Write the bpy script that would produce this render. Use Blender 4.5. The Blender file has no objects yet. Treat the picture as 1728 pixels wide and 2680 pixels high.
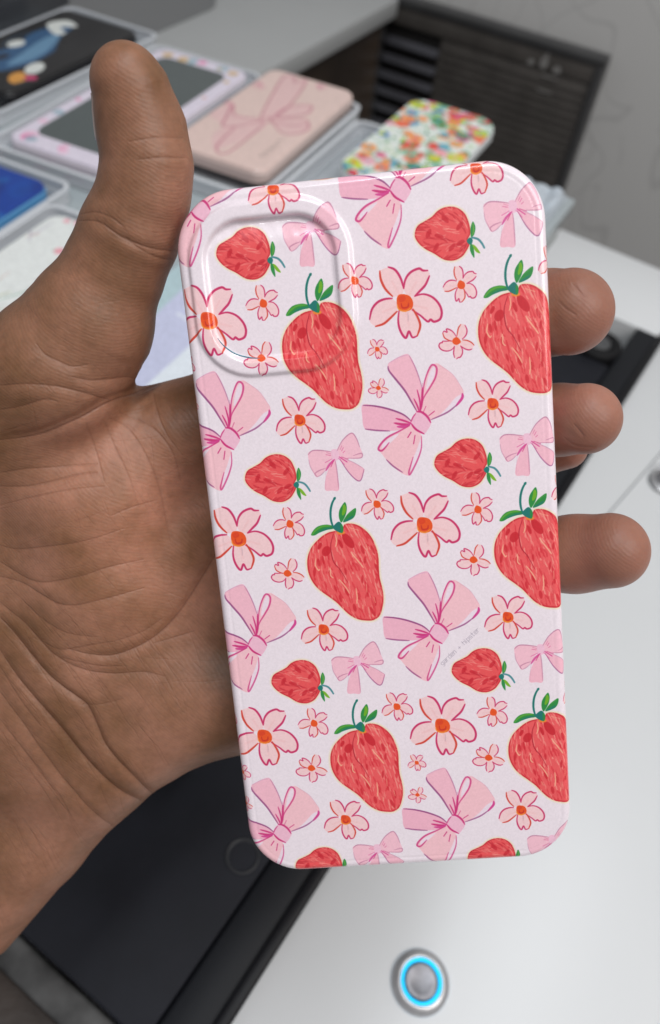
import bpy, bmesh, math, random
import numpy as np
from mathutils import Vector, Matrix

random.seed(7); RNG = np.random.default_rng(11)
SC = bpy.context.scene
COL = SC.collection

# ------------------------------------------------------------------ camera
# world: z up, x runs along the machine away from the viewer, machine top is z = 0
S = 1.1221                       # 1540-wide survey pixels -> 1728-wide photo pixels
FPX = 1950.0                     # focal length in photo pixels
CAMH = 0.367
def nrm(v):
    v = np.asarray(v, float); return v / np.linalg.norm(v)
V1 = np.array([1530 * S, -1944 * S, FPX]); V2 = np.array([-5670 * S, -2994 * S, FPX])
UPC = nrm(np.cross(V1, V2)); UPC = -UPC if UPC[1] > 0 else UPC
E1 = nrm(V1); E2 = np.cross(UPC, E1)
M = np.stack([E1, E2, UPC])      # camera (x right, y down, z forward) -> world
CP = np.array([0, 0, CAMH])
cam = bpy.data.cameras.new('camera'); camo = bpy.data.objects.new('camera', cam); COL.objects.link(camo)
rot = Matrix([list(r) for r in (M @ np.diag([1, -1, -1]))])
camo.matrix_world = Matrix.Translation(CP) @ rot.to_4x4()
cam.sensor_fit = 'VERTICAL'; cam.sensor_height = 24.0; cam.lens = 24.0 * FPX / 2680.0
cam.clip_start = 0.01; cam.clip_end = 30
cam.dof.use_dof = True; cam.dof.focus_distance = 0.170; cam.dof.aperture_fstop = 8.0
SC.camera = camo

# ------------------------------------------------------------------ world, lamps, exposure
w = bpy.data.worlds.new('World'); SC.world = w; w.use_nodes = True
bgn = w.node_tree.nodes['Background']; bgn.inputs[0].default_value = (0.96, 0.96, 1.0, 1); bgn.inputs[1].default_value = 0.27
def area(name, loc, target, sx, sy, power, col):
    l = bpy.data.lights.new(name, 'AREA'); l.shape = 'RECTANGLE'; l.size = sx; l.size_y = sy; l.energy = power; l.color = col
    o = bpy.data.objects.new(name, l); COL.objects.link(o); o.location = loc
    o.rotation_euler = (Vector(target) - Vector(loc)).to_track_quat('-Z', 'Y').to_euler()
    return o
area('ceiling_tube_light', (0.12, 0.02, 1.9), (0.12, 0.03, 0.2), 1.5, 0.09, 14, (0.93, 0.97, 1.0))
area('ceiling_panel_light', (0.05, -1.0, 1.62), (0.15, 0.0, 0.2), 1.1, 1.1, 18.5, (1.0, 0.955, 0.92))
SC.view_settings.view_transform = 'Standard'; SC.view_settings.look = 'None'
SC.view_settings.exposure = 0.0; SC.view_settings.gamma = 1.0

# ------------------------------------------------------------------ frames
RC = np.array([[0.994783, -0.093519, -0.040761], [-0.084885, -0.980411, 0.177731], [-0.056584, -0.173344, -0.983235]]); _u, _s, _v = np.linalg.svd(RC); RC = _u @ _v
TC = np.array([12.505, 8.181, 168.984])       # held case: mm frame (x right, y up, z out of its back) -> camera
def ray(x, y): return np.array([x * S - 864, y * S - 1340, FPX])
def Q(x, y, z=0.0):
    """survey pixel -> held-case frame (mm), on the plane z"""
    d = RC.T @ ray(x, y); o = -RC.T @ TC
    return o + d * ((z - o[2]) / d[2])
def P(x, y, z=0.0):
    d = M @ ray(x, y); return CP + d * ((z - CAMH) / d[2])
def PX(x, y, X):
    d = M @ ray(x, y); return CP + d * (X / d[0])
WM = np.eye(4); WM[:3, :3] = M @ RC * 0.001; WM[:3, 3] = CP + M @ TC * 0.001
HELD = Matrix([list(r) for r in WM])

# ------------------------------------------------------------------ object helpers
def tag(o, label=None, cat=None, group=None, kind=None):
    if label: o['label'] = label
    if cat: o['category'] = cat
    if group: o['group'] = group
    if kind: o['kind'] = kind
    return o
def mesh_obj(name, verts, faces, mat, parent=None, smooth=False, uv=None):
    me = bpy.data.meshes.new(name); me.from_pydata([tuple(v) for v in verts], [], [tuple(f) for f in faces]); me.update()
    if uv is not None:
        l = me.uv_layers.new(name='UVMap'); idx = np.empty(len(me.loops), int); me.loops.foreach_get('vertex_index', idx)
        l.data.foreach_set('uv', np.asarray(uv)[idx].ravel().astype(np.float32))
    if smooth: me.polygons.foreach_set('use_smooth', [True] * len(me.polygons))
    o = bpy.data.objects.new(name, me); COL.objects.link(o)
    if mat: me.materials.append(mat)
    if parent: o.parent = parent
    return o
def empty(name, loc=(0, 0, 0), rz=0.0, mw=None):
    o = bpy.data.objects.new(name, None); COL.objects.link(o); o.empty_display_size = 0.02
    if mw is not None: o.matrix_world = mw
    else: o.location = loc; o.rotation_euler = (0, 0, rz)
    return o
def from_bm(name, bm, mat, parent=None, smooth=False):
    me = bpy.data.meshes.new(name); bm.to_mesh(me); bm.free()
    if smooth: me.polygons.foreach_set('use_smooth', [True] * len(me.polygons))
    o = bpy.data.objects.new(name, me); COL.objects.link(o)
    if mat: me.materials.append(mat)
    if parent: o.parent = parent
    return o
def box(name, x0, x1, y0, y1, z0, z1, mat, parent=None, bev=0.0, seg=2):
    bm = bmesh.new(); bmesh.ops.create_cube(bm, size=1)
    for v in bm.verts: v.co = ((x0 + x1) / 2 + v.co.x * (x1 - x0), (y0 + y1) / 2 + v.co.y * (y1 - y0), (z0 + z1) / 2 + v.co.z * (z1 - z0))
    if bev: bmesh.ops.bevel(bm, geom=list(bm.edges), offset=bev, segments=seg, affect='EDGES', profile=0.5)
    return from_bm(name, bm, mat, parent, bool(bev))
def lathe(name, prof, mat, parent=None, loc=(0, 0, 0), n=48):
    vs = []; fs = []
    for r, z in prof:
        for k in range(n):
            a = 2 * math.pi * k / n; vs.append((loc[0] + r * math.cos(a), loc[1] + r * math.sin(a), loc[2] + z))
    for i in range(len(prof) - 1):
        for k in range(n):
            a, b = i * n + k, i * n + (k + 1) % n; fs.append((a, b, b + n, a + n))
    if prof[-1][0] > 1e-6: fs.append(tuple((len(prof) - 1) * n + k for k in range(n)))
    return mesh_obj(name, vs, fs, mat, parent, True)
def tube(name, pts, r, mat, parent=None, n=8):
    pts = [np.array(p, float) for p in pts]; vs = []; fs = []
    for i, p in enumerate(pts):
        t = nrm(pts[min(i + 1, len(pts) - 1)] - pts[max(i - 1, 0)])
        a = nrm(np.cross(t, [0.13, 0.21, 0.97])); b = np.cross(t, a)
        rr = r[i] if hasattr(r, '__len__') else r
        for k in range(n):
            q = 2 * math.pi * k / n; vs.append(p + rr * (a * math.cos(q) + b * math.sin(q)))
    for i in range(len(pts) - 1):
        for k in range(n):
            a, b = i * n + k, i * n + (k + 1) % n; fs.append((a, b, b + n, a + n))
    fs.append(tuple(range(n))); fs.append(tuple((len(pts) - 1) * n + k for k in range(n)))
    return mesh_obj(name, vs, fs, mat, parent, True)
def rr_outline(hx, hy, r, n=10):
    out = []
    for cx, cy, a0 in ((hx - r, hy - r, 0), (-hx + r, hy - r, 90), (-hx + r, -hy + r, 180), (hx - r, -hy + r, 270)):
        for k in range(n + 1):
            a = math.radians(a0 + 90 * k / n); out.append((cx + r * math.cos(a), cy + r * math.sin(a)))
    return out
def slab(name, hx, hy, rc, t, mat, parent=None, edge=0.0012, z0=0.0, uvs=None):
    """rounded slab; uv = planar over the top, wrapped a little over the edge"""
    prof = [(0, 0)] + [(0, t - edge)] + [(-edge * (1 - math.cos(a)), t - edge + edge * math.sin(a)) for a in np.linspace(0.3, math.pi / 2, 5)]
    vs = []; fs = []; uv = []; m = None
    for off, z in prof:
        o = rr_outline(hx + off, hy + off, max(rc + off, 0.0005)); m = len(o)
        for x, y in o:
            vs.append((x, y, z0 + z)); uv.append((0.5 + x / (2 * hx), 0.5 + y / (2 * hy)))
    for i in range(len(prof) - 1):
        for k in range(m):
            a, b = i * m + k, i * m + (k + 1) % m; fs.append((a, b, b + m, a + m))
    fs.append(tuple((len(prof) - 1) * m + k for k in range(m))); fs.append(tuple(reversed(range(m))))
    return mesh_obj(name, vs, fs, mat, parent, False, uv)

# ------------------------------------------------------------------ materials
def mat(name, col, rough=0.5, metal=0.0, noise=0.0, nscale=40.0, bump=0.0, bscale=300.0, spec=0.5, coat=0.0, trans=0.0, emit=None, es=0.0, alpha=1.0, dist=0.0005):
    m = bpy.data.materials.new(name); m.use_nodes = True; nt = m.node_tree; b = nt.nodes['Principled BSDF']
    b.inputs['Base Color'].default_value = (*col, 1); b.inputs['Roughness'].default_value = rough; b.inputs['Metallic'].default_value = metal
    b.inputs['Specular IOR Level'].default_value = spec; b.inputs['Coat Weight'].default_value = coat
    b.inputs['Transmission Weight'].default_value = trans; b.inputs['Alpha'].default_value = alpha
    tc = nt.nodes.new('ShaderNodeTexCoord')
    if emit: b.inputs['Emission Color'].default_value = (*emit, 1); b.inputs['Emission Strength'].default_value = es
    if noise:
        n = nt.nodes.new('ShaderNodeTexNoise'); n.inputs['Scale'].default_value = nscale; n.inputs['Detail'].default_value = 6
        nt.links.new(tc.outputs['Object'], n.inputs['Vector'])
        r = nt.nodes.new('ShaderNodeMapRange'); r.inputs['To Min'].default_value = 1 - noise; r.inputs['To Max'].default_value = 1 + noise
        r.inputs['From Min'].default_value = 0.25; r.inputs['From Max'].default_value = 0.75
        nt.links.new(n.outputs['Fac'], r.inputs['Value'])
        v = nt.nodes.new('ShaderNodeVectorMath'); v.operation = 'SCALE'; v.inputs[0].default_value = col
        nt.links.new(r.outputs[0], v.inputs['Scale']); nt.links.new(v.outputs[0], b.inputs['Base Color'])
    if bump:
        n2 = nt.nodes.new('ShaderNodeTexNoise'); n2.inputs['Scale'].default_value = bscale; n2.inputs['Detail'].default_value = 4
        nt.links.new(tc.outputs['Object'], n2.inputs['Vector'])
        bp = nt.nodes.new('ShaderNodeBump'); bp.inputs['Strength'].default_value = bump; bp.inputs['Distance'].default_value = dist
        nt.links.new(n2.outputs['Fac'], bp.inputs['Height']); nt.links.new(bp.outputs[0], b.inputs['Normal'])
    return m
def img_mat(name, img, rough=0.35, bump=0.0, bscale=900.0, dist=0.0001, coat=0.0, grain=0.0):
    m = mat(name, (1, 1, 1), rough, bump=bump, bscale=bscale, dist=dist, coat=coat); nt = m.node_tree
    t = nt.nodes.new('ShaderNodeTexImage'); t.image = img; t.extension = 'EXTEND'
    u = nt.nodes.new('ShaderNodeUVMap'); u.uv_map = 'UVMap'
    nt.links.new(u.outputs[0], t.inputs['Vector']); nt.links.new(t.outputs['Color'], nt.nodes['Principled BSDF'].inputs['Base Color'])
    return m
def make_image(name, arr):
    h, w_ = arr.shape[:2]; im = bpy.data.images.new(name, w_, h, alpha=False, float_buffer=False)
    a = np.ones((h, w_, 4), np.float32); a[..., :3] = np.clip(arr[..., :3], 0, 1)
    im.pixels.foreach_set(a[::-1].ravel()); im.update(); im.pack(); return im

# ------------------------------------------------------------------ ink: a little vector rasteriser for the prints
def spline(pts, closed=False, n=6):
    p = np.array(pts, float)
    if len(p) < 3: return p
    out = []; N = len(p); rng = range(N) if closed else range(N - 1)
    for i in rng:
        g = (lambda k: p[k % N]) if closed else (lambda k: p[min(max(k, 0), N - 1)])
        a, b, c, d = g(i - 1), g(i), g(i + 1), g(i + 2)
        for t in np.arange(n) / n:
            out.append(0.5 * (2 * b + (c - a) * t + (2 * a - 5 * b + 4 * c - d) * t * t + (3 * b - a - 3 * c + d) * t ** 3))
    if not closed: out.append(p[-1])
    return np.array(out)
class Canvas:
    """RGBA, premultiplied, mm coordinates with y up"""
    def __init__(s, x0, x1, y0, y1, res):
        s.x0, s.y1, s.res = x0, y1, res; s.w = int(round((x1 - x0) * res)); s.h = int(round((y1 - y0) * res))
        s.a = np.zeros((s.h, s.w, 4), np.float32)
    def _win(s, p, pad):
        q = np.stack([(p[:, 0] - s.x0) * s.res, (s.y1 - p[:, 1]) * s.res], 1)
        i0, j0 = np.floor(q.min(0) - pad).astype(int); i1, j1 = np.ceil(q.max(0) + pad).astype(int)
        i0, j0 = max(i0, 0), max(j0, 0); i1, j1 = min(i1, s.w), min(j1, s.h)
        if i1 <= i0 or j1 <= j0: return None
        X, Y = np.meshgrid(np.arange(i0, i1) + .5, np.arange(j0, j1) + .5)
        return q, i0, i1, j0, j1, X, Y
    @staticmethod
    def _seg(q, X, Y, closed, rad=None):
        D = np.full(X.shape, 1e9, np.float32); ins = np.zeros(X.shape, bool); n = len(q)
        for k in range(n if closed else n - 1):
            ax, ay = q[k]; bx, by = q[(k + 1) % n]; dx, dy = bx - ax, by - ay; L = dx * dx + dy * dy + 1e-12
            t = np.clip(((X - ax) * dx + (Y - ay) * dy) / L, 0, 1)
            d = np.hypot(X - ax - t * dx, Y - ay - t * dy)
            if rad is not None: d = d - (rad[k] + (rad[k + 1] - rad[k]) * t)
            D = np.minimum(D, d)
            if closed and ay != by:
                c = ((ay > Y) != (by > Y)) & (X < (bx - ax) * (Y - ay) / (by - ay) + ax); ins ^= c
        return D, ins
    def _over(s, i0, i1, j0, j1, al, col):
        v = s.a[j0:j1, i0:i1]; al = al[..., None].astype(np.float32); c = np.array([*col, 1.0], np.float32)
        s.a[j0:j1, i0:i1] = v * (1 - al) + c * al
    def fill(s, pts, col, alpha=1.0, soft=1.2, smooth=True):
        p = spline(pts, True, 5) if smooth else np.array(pts, float); r = s._win(p, soft + 2)
        if r is None: return
        q, i0, i1, j0, j1, X, Y = r; D, ins = s._seg(q, X, Y, True); sd = np.where(ins, -D, D)
        s._over(i0, i1, j0, j1, np.clip(.5 - sd / soft, 0, 1) * alpha, col)
    def stroke(s, pts, wd, col, alpha=1.0, soft=1.2, taper=0.6, smooth=True, closed=False):
        p = spline(pts, closed, 5) if smooth else np.array(pts, float)
        if closed: p = np.vstack([p, p[:1]])
        r = s._win(p, wd * s.res + soft + 2)
        if r is None: return
        q, i0, i1, j0, j1, X, Y = r; t = np.linspace(0, 1, len(q))
        rad = wd * s.res / 2 * (1 - taper * np.abs(2 * t - 1) ** 2.5)
        D, _ = s._seg(q, X, Y, False, rad); s._over(i0, i1, j0, j1, np.clip(.5 - D / soft, 0, 1) * alpha, col)
    def dot(s, x, y, r, col, alpha=1.0, soft=1.2, ry=None, ang=0):
        a = np.linspace(0, 2 * math.pi, 15)[:-1]; ry = ry or r; ca, sa = math.cos(ang), math.sin(ang)
        s.fill([(x + r * math.cos(k) * ca - ry * math.sin(k) * sa, y + r * math.cos(k) * sa + ry * math.sin(k) * ca) for k in a], col, alpha, soft)
    def stamp(s, o, x, y):
        i = int(round((x + o.x0 - s.x0) * s.res)); j = int(round((s.y1 - (y + o.y1)) * s.res))
        a0, b0 = max(0, -i), max(0, -j); a1, b1 = min(o.w, s.w - i), min(o.h, s.h - j)
        if a1 <= a0 or b1 <= b0: return
        src = o.a[b0:b1, a0:a1]; d = s.a[j + b0:j + b1, i + a0:i + a1]
        s.a[j + b0:j + b1, i + a0:i + a1] = d * (1 - src[..., 3:4]) + src
def C(r, g, b): return (r / 255, g / 255, b / 255)
def smooth_noise(h, w_, cell, seed=0):
    r = np.random.default_rng(seed); gh, gw = h // cell + 3, w_ // cell + 3; g = r.random((gh, gw)).astype(np.float32)
    y = np.arange(h) / cell; x = np.arange(w_) / cell; yi, xi = y.astype(int), x.astype(int)
    fy = (y - yi)[:, None]; fx = (x - xi)[None, :]; fy = fy * fy * (3 - 2 * fy); fx = fx * fx * (3 - 2 * fx)
    a = g[yi][:, xi]; b = g[yi][:, xi + 1]; c = g[yi + 1][:, xi]; d = g[yi + 1][:, xi + 1]
    return (a * (1 - fx) + b * fx) * (1 - fy) + (c * (1 - fx) + d * fx) * fy

RES = 12.0
def zmm(zx, zy, ox, oy, sc, anchor):
    """crop coordinates of a study of the print -> mm relative to the motif's anchor"""
    q = Q((zx / sc + ox) / S, (zy / sc + oy) / S)[:2]; return q[0] - anchor[0], q[1] - anchor[1]
MAG = C(205, 40, 115); PUR = C(150, 70, 125); HOT = C(214, 60, 140)

def motif_big_berry():
    A = Q(780, 1165)[:2]; cv = Canvas(-11, 14, -33, 4, RES)
    T = lambda L: [zmm(x, y, 540, 1300, 2.9615, A) for x, y in L]
    out = T([(1005, 272), (940, 290), (880, 330), (820, 395), (790, 460), (782, 530), (795, 610), (830, 680), (880, 735), (950, 785), (1010, 830), (1060, 880), (1110, 925), (1170, 958), (1240, 970), (1300, 965), (1345, 930), (1365, 870), (1375, 800), (1365, 720), (1345, 640), (1338, 560), (1335, 480), (1320, 410), (1290, 340), (1250, 285), (1190, 238), (1130, 218), (1075, 222), (1055, 250)])
    cv.stroke(out + out[:1], 0.7, C(240, 226, 165), 0.55, soft=6, taper=0)
    base = cv; cv = Canvas(-11, 14, -33, 4, RES); cv.fill(out, C(238, 90, 92))
    top = np.array(T([(1030, 285)])[0]); bot = np.array(T([(1265, 950)])[0])
    m = Canvas(-11, 14, -33, 4, RES); m.fill(out, (1, 1, 1))
    cv.stroke(out + out[:1], 0.75, C(204, 38, 50), 0.85, soft=3, taper=0.1)
    r = np.random.default_rng(5)
    def flow(p, up=False):
        d = bot - top; u = (p - top) @ d / (d @ d); side = (p[0] - top[0] - d[0] * u)
        v = np.array([side * (0.55 - u * 0.95) + d[0] * .42, d[1] * .42]); return v / np.linalg.norm(v)
    for k in range(600):
        p = np.array([r.uniform(-10, 13), r.uniform(-31, -2)]); L = r.uniform(.7, 2.8); pts = [p.copy()]
        for _ in range(4):
            v = flow(p); p = p + v * L / 4 + r.normal(0, .08, 2); pts.append(p.copy())
        q = r.random()
        if q < .5: cv.stroke(pts, r.uniform(.14, .34), C(248, 150, 138), r.uniform(.45, .95), soft=1.7)
        else: cv.stroke(pts, r.uniform(.2, .5), C(214, 36, 50), r.uniform(.25, .65), soft=1.8)
    def seed(zx, zy, l, wd, ang, al=.85, col=C(202, 26, 40)):
        x, y = T([(zx, zy)])[0]; cv.dot(x, y, l, col, al, 2.5, wd, math.radians(ang))
    seed(1100, 352, 2.0, .95, -58); seed(930, 432, 1.25, .95, 60); seed(880, 392, .9, .4, 60); seed(1040, 375, 1.1, .4, -70)
    for a in [(870, 520), (840, 590), (905, 500), (960, 610), (1080, 590), (1230, 500), (1210, 650), (1320, 560), (1250, 760), (1090, 750), (1150, 870), (1310, 820), (1210, 420), (1290, 420), (1040, 800), (1180, 780), (1290, 900), (1000, 720)]:
        seed(*a, r.uniform(.8, 1.3), r.uniform(.25, .42), -80 + r.uniform(-25, 15), .7)
    cv.stroke(T([(985, 300), (965, 380), (970, 450), (990, 520), (1040, 580), (1100, 680)]), .28, C(176, 26, 44), .8)
    for a in [((1120, 440), (1170, 500), (1220, 560)), ((1000, 300), (1010, 360), (1000, 400)), ((850, 490), (845, 540), (870, 580), (880, 570)), ((960, 560), (965, 620), (985, 640)), ((1030, 650), (1080, 710), (1110, 760)),
              ((1160, 720), (1170, 790), (1165, 840)), ((1240, 690), (1245, 750)), ((1185, 360), (1195, 385)), ((1300, 790), (1310, 830)), ((1215, 850), (1215, 875)), ((1060, 800), (1075, 830)), ((1310, 500), (1315, 530)), ((1250, 420), (1240, 380)), ((1110, 250), (1180, 270))]:
        cv.stroke(T(a), .3, C(252, 184, 150), .9, soft=1.8)
    cv.a *= m.a[..., 3:4]; base.stamp(cv, 0, 0); cv = base
    TEAL = C(20, 118, 108); GR = C(40, 140, 62); LG = C(118, 178, 30)
    cv.fill(T([(1015, 275), (1070, 280), (1065, 300), (1020, 300)]), C(240, 150, 40), .8, 3)
    cv.fill(T([(985, 238), (930, 226), (870, 238), (835, 265), (812, 306), (840, 310), (880, 288), (935, 268), (985, 258)]), GR)
    cv.stroke(T([(960, 236), (900, 240), (850, 268), (820, 305)]), .45, C(96, 170, 48), .8); cv.stroke(T([(975, 252), (925, 262), (870, 284)]), .4, TEAL, .8)
    cv.fill(T([(980, 245), (1020, 205), (1045, 215), (1062, 250), (1055, 290), (1020, 282), (990, 262)]), TEAL)
    cv.stroke(T([(1045, 225), (1052, 260), (1050, 288)]), .6, GR, .9)
    cv.fill(T([(1045, 210), (1028, 170), (1030, 120), (1050, 80), (1075, 52), (1089, 90), (1084, 140), (1065, 185)]), GR)
    cv.stroke(T([(1068, 75), (1070, 110), (1058, 150)]), .8, LG, .9)
    cv.fill(T([(1060, 208), (1080, 165), (1110, 130), (1157, 98), (1158, 140), (1140, 175), (1100, 197)]), GR)
    cv.stroke(T([(1070, 200), (1100, 188), (1140, 160)]), .5, TEAL, .8); cv.stroke(T([(1100, 145), (1150, 110)]), .4, C(90, 165, 60), .7)
    cv.stroke(T([(998, 18), (978, 55), (965, 105), (963, 160), (970, 205), (982, 240)]), .5, TEAL, 1, taper=.25); cv.dot(*T([(994, 24)])[0], .3, TEAL)
    return cv
def motif_small_berry():
    A = Q(692, 1125)[:2]; cv = Canvas(-14, 6, -7, 9, RES)
    T = lambda L: [zmm(x, y, 500, 900, 3.08, A) for x, y in L]
    out = T([(850, 1160), (830, 1205), (800, 1245), (750, 1272), (700, 1275), (650, 1262), (590, 1225), (520, 1190), (470, 1150), (440, 1105), (440, 1060), (460, 1020), (510, 990), (560, 960), (600, 920), (650, 895), (710, 890), (760, 905), (805, 940), (832, 990), (848, 1040), (852, 1090), (836, 1125)])
    cv.stroke(out + out[:1], .6, C(240, 226, 165), .55, soft=6, taper=0); base = cv; cv = Canvas(-14, 6, -7, 9, RES); cv.fill(out, C(236, 84, 86))
    m = Canvas(-14, 6, -7, 9, RES); m.fill(out, (1, 1, 1)); cv.stroke(out + out[:1], .6, C(204, 36, 50), .85, soft=3, taper=.1)
    r = np.random.default_rng(9); nk = np.array(T([(845, 1130)])[0])
    for k in range(150):
        p = np.array([r.uniform(-13, 0), r.uniform(-6, 8)]); d = p - nk; d = d / (np.linalg.norm(d) + .1); d = d * .8 + np.array([-.5, .1]); L = r.uniform(.8, 3)
        d += r.normal(0, .35, 2); b = np.array([-d[1], d[0]]) * r.uniform(-.3, .3)
        pts = [p, p + d * L * .5 + b, p + d * L]
        if r.random() < .5: cv.stroke(pts, r.uniform(.14, .3), C(248, 146, 136), r.uniform(.4, .9), soft=1.7)
        else: cv.stroke(pts, r.uniform(.2, .5), C(192, 26, 42), r.uniform(.3, .7), soft=2)
    for zx, zy in [(770, 1030), (720, 1180), (620, 1100), (540, 1080), (660, 980), (600, 1180), (780, 1150)]:
        x, y = T([(zx, zy)])[0]; cv.dot(x, y, 1.0, C(198, 24, 40), .7, 2.5, .45, r.uniform(0, 3))
    for q in [((820, 1160), (780, 1190)), ((825, 1170), (800, 1215)), ((815, 1140), (760, 1160))]: cv.stroke(T(q), .3, C(180, 26, 44), .8)
    cv.a *= m.a[..., 3:4]; base.stamp(cv, 0, 0); cv = base
    TEAL = C(24, 122, 112); GR = C(44, 142, 70); LG = C(124, 180, 36)
    cv.fill(T([(858, 1108), (852, 1050), (868, 998), (889, 1040), (882, 1090), (866, 1108)]), GR); cv.stroke(T([(868, 1010), (876, 1060), (870, 1095)]), .3, C(110, 175, 60), .8)
    cv.fill(T([(828, 1135), (850, 1112), (872, 1128), (866, 1158), (845, 1160)]), TEAL)
    cv.stroke(T([(866, 1112), (910, 1124), (940, 1152), (962, 1187)]), .45, C(60, 132, 140), .9, taper=.2)
    cv.fill(T([(856, 1160), (855, 1200), (870, 1235), (890, 1257), (886, 1210), (876, 1168)]), GR)
    cv.fill(T([(872, 1162), (900, 1178), (933, 1224), (906, 1218), (886, 1196)]), LG)
    return cv
def motif_big_bow():
    A = Q(975, 990)[:2]; cv = Canvas(-17, 14, -15, 19, RES)
    T = lambda L: [zmm(x, y, 930, 900, 2.7018, A) for x, y in L]
    f1, f2, f3 = C(246, 188, 203), C(247, 196, 204), C(244, 182, 201); W = C(240, 226, 238)
    cv.fill(T([(222, 165), (250, 140), (345, 93), (382, 112), (410, 170), (440, 250), (460, 330), (458, 420), (440, 500), (415, 490), (380, 420), (340, 350), (280, 270), (225, 205)]), f1)
    cv.fill(T([(455, 420), (475, 300), (500, 220), (520, 180), (545, 163), (575, 160), (620, 190), (680, 240), (730, 310), (755, 350), (750, 385), (720, 430), (660, 490), (590, 530), (525, 555), (480, 515), (445, 500)]), f2)
    cv.fill(T([(752, 375), (700, 400), (640, 470), (590, 520), (560, 545), (620, 520), (700, 462), (748, 412)]), W, .9, 3)
    cv.fill(T([(492, 345), (500, 280), (520, 215), (545, 180), (556, 200), (550, 250), (525, 300)]), W, .85, 2)
    cv.fill(T([(42, 452), (120, 455), (220, 480), (320, 515), (385, 560), (375, 592), (320, 625), (230, 636), (140, 632), (58, 620), (40, 530)]), f3)
    cv.fill(T([(375, 598), (300, 640), (220, 680), (175, 720), (155, 765), (180, 800), (230, 860), (300, 922), (355, 950), (378, 945), (412, 890), (442, 810), (462, 730), (460, 670), (430, 635), (395, 598)]), f2)
    cv.fill(T([(182, 762), (186, 725), (235, 685), (300, 655), (250, 710), (215, 740)]), W, .85, 2)
    cv.fill(T([(383, 932), (393, 850), (425, 770), (455, 690), (455, 760), (435, 830), (405, 905)]), W, .85, 2)
    cv.fill(T([(400, 545), (420, 500), (450, 497), (492, 520), (527, 575), (502, 630), (475, 655), (430, 632), (395, 600), (385, 570)]), C(243, 190, 210))
    for L, wd, c, a in [
        ([(222, 180), (230, 212), (280, 275), (340, 350), (385, 425), (425, 495)], .42, PUR, .9), ([(372, 105), (410, 178), (440, 255), (462, 330)], .25, PUR, .5),
        ([(225, 160), (300, 115), (370, 98)], .2, C(205, 150, 190), .5),
        ([(465, 330), (462, 430), (450, 495)], .5, MAG, .9), ([(428, 345), (448, 430), (448, 495)], .35, MAG, .9), ([(405, 408), (430, 460), (442, 498)], .35, MAG, .9), ([(465, 300), (463, 360)], .3, MAG, .5),
        ([(490, 462), (468, 510)], .35, MAG, .8), ([(550, 497), (512, 526)], .5, MAG, .9),
        ([(468, 400), (478, 300), (505, 215), (532, 170), (560, 180), (567, 215), (552, 270), (515, 335), (478, 395), (455, 460)], .4, MAG, .75),
        ([(748, 372), (745, 405), (702, 460)], .6, HOT, .95), ([(710, 450), (640, 505), (525, 557)], .35, PUR, .8), ([(580, 170), (680, 238), (750, 345)], .2, C(225, 165, 185), .6),
        ([(46, 455), (130, 460), (230, 482), (330, 520), (385, 565)], .38, PUR, .95), ([(60, 622), (140, 632), (235, 636)], .35, PUR, .8),
        ([(278, 548), (330, 562), (382, 580)], .42, MAG, .9), ([(266, 580), (330, 590), (378, 588)], .55, MAG, .9), ([(288, 606), (340, 605), (380, 585)], .6, HOT, .9),
        ([(375, 598), (300, 638), (220, 680), (170, 730), (155, 765), (178, 775), (205, 750), (230, 718)], .45, MAG, .8),
        ([(458, 675), (458, 755), (435, 830), (400, 905), (376, 944), (370, 925), (385, 870), (400, 820)], .38, MAG, .7), ([(210, 838), (260, 885), (325, 928)], .35, PUR, .8),
        ([(385, 645), (362, 682)], .6, MAG, .9), ([(413, 668), (403, 726)], .55, MAG, .9),
        ([(385, 582), (420, 625), (478, 657)], .45, MAG, .95), ([(425, 500), (460, 503), (500, 535), (524, 577)], .5, MAG, .9), ([(383, 575), (398, 540), (418, 512)], .3, MAG, .8)]:
        cv.stroke(T(L), wd, c, a, soft=1.8)
    return cv
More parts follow.
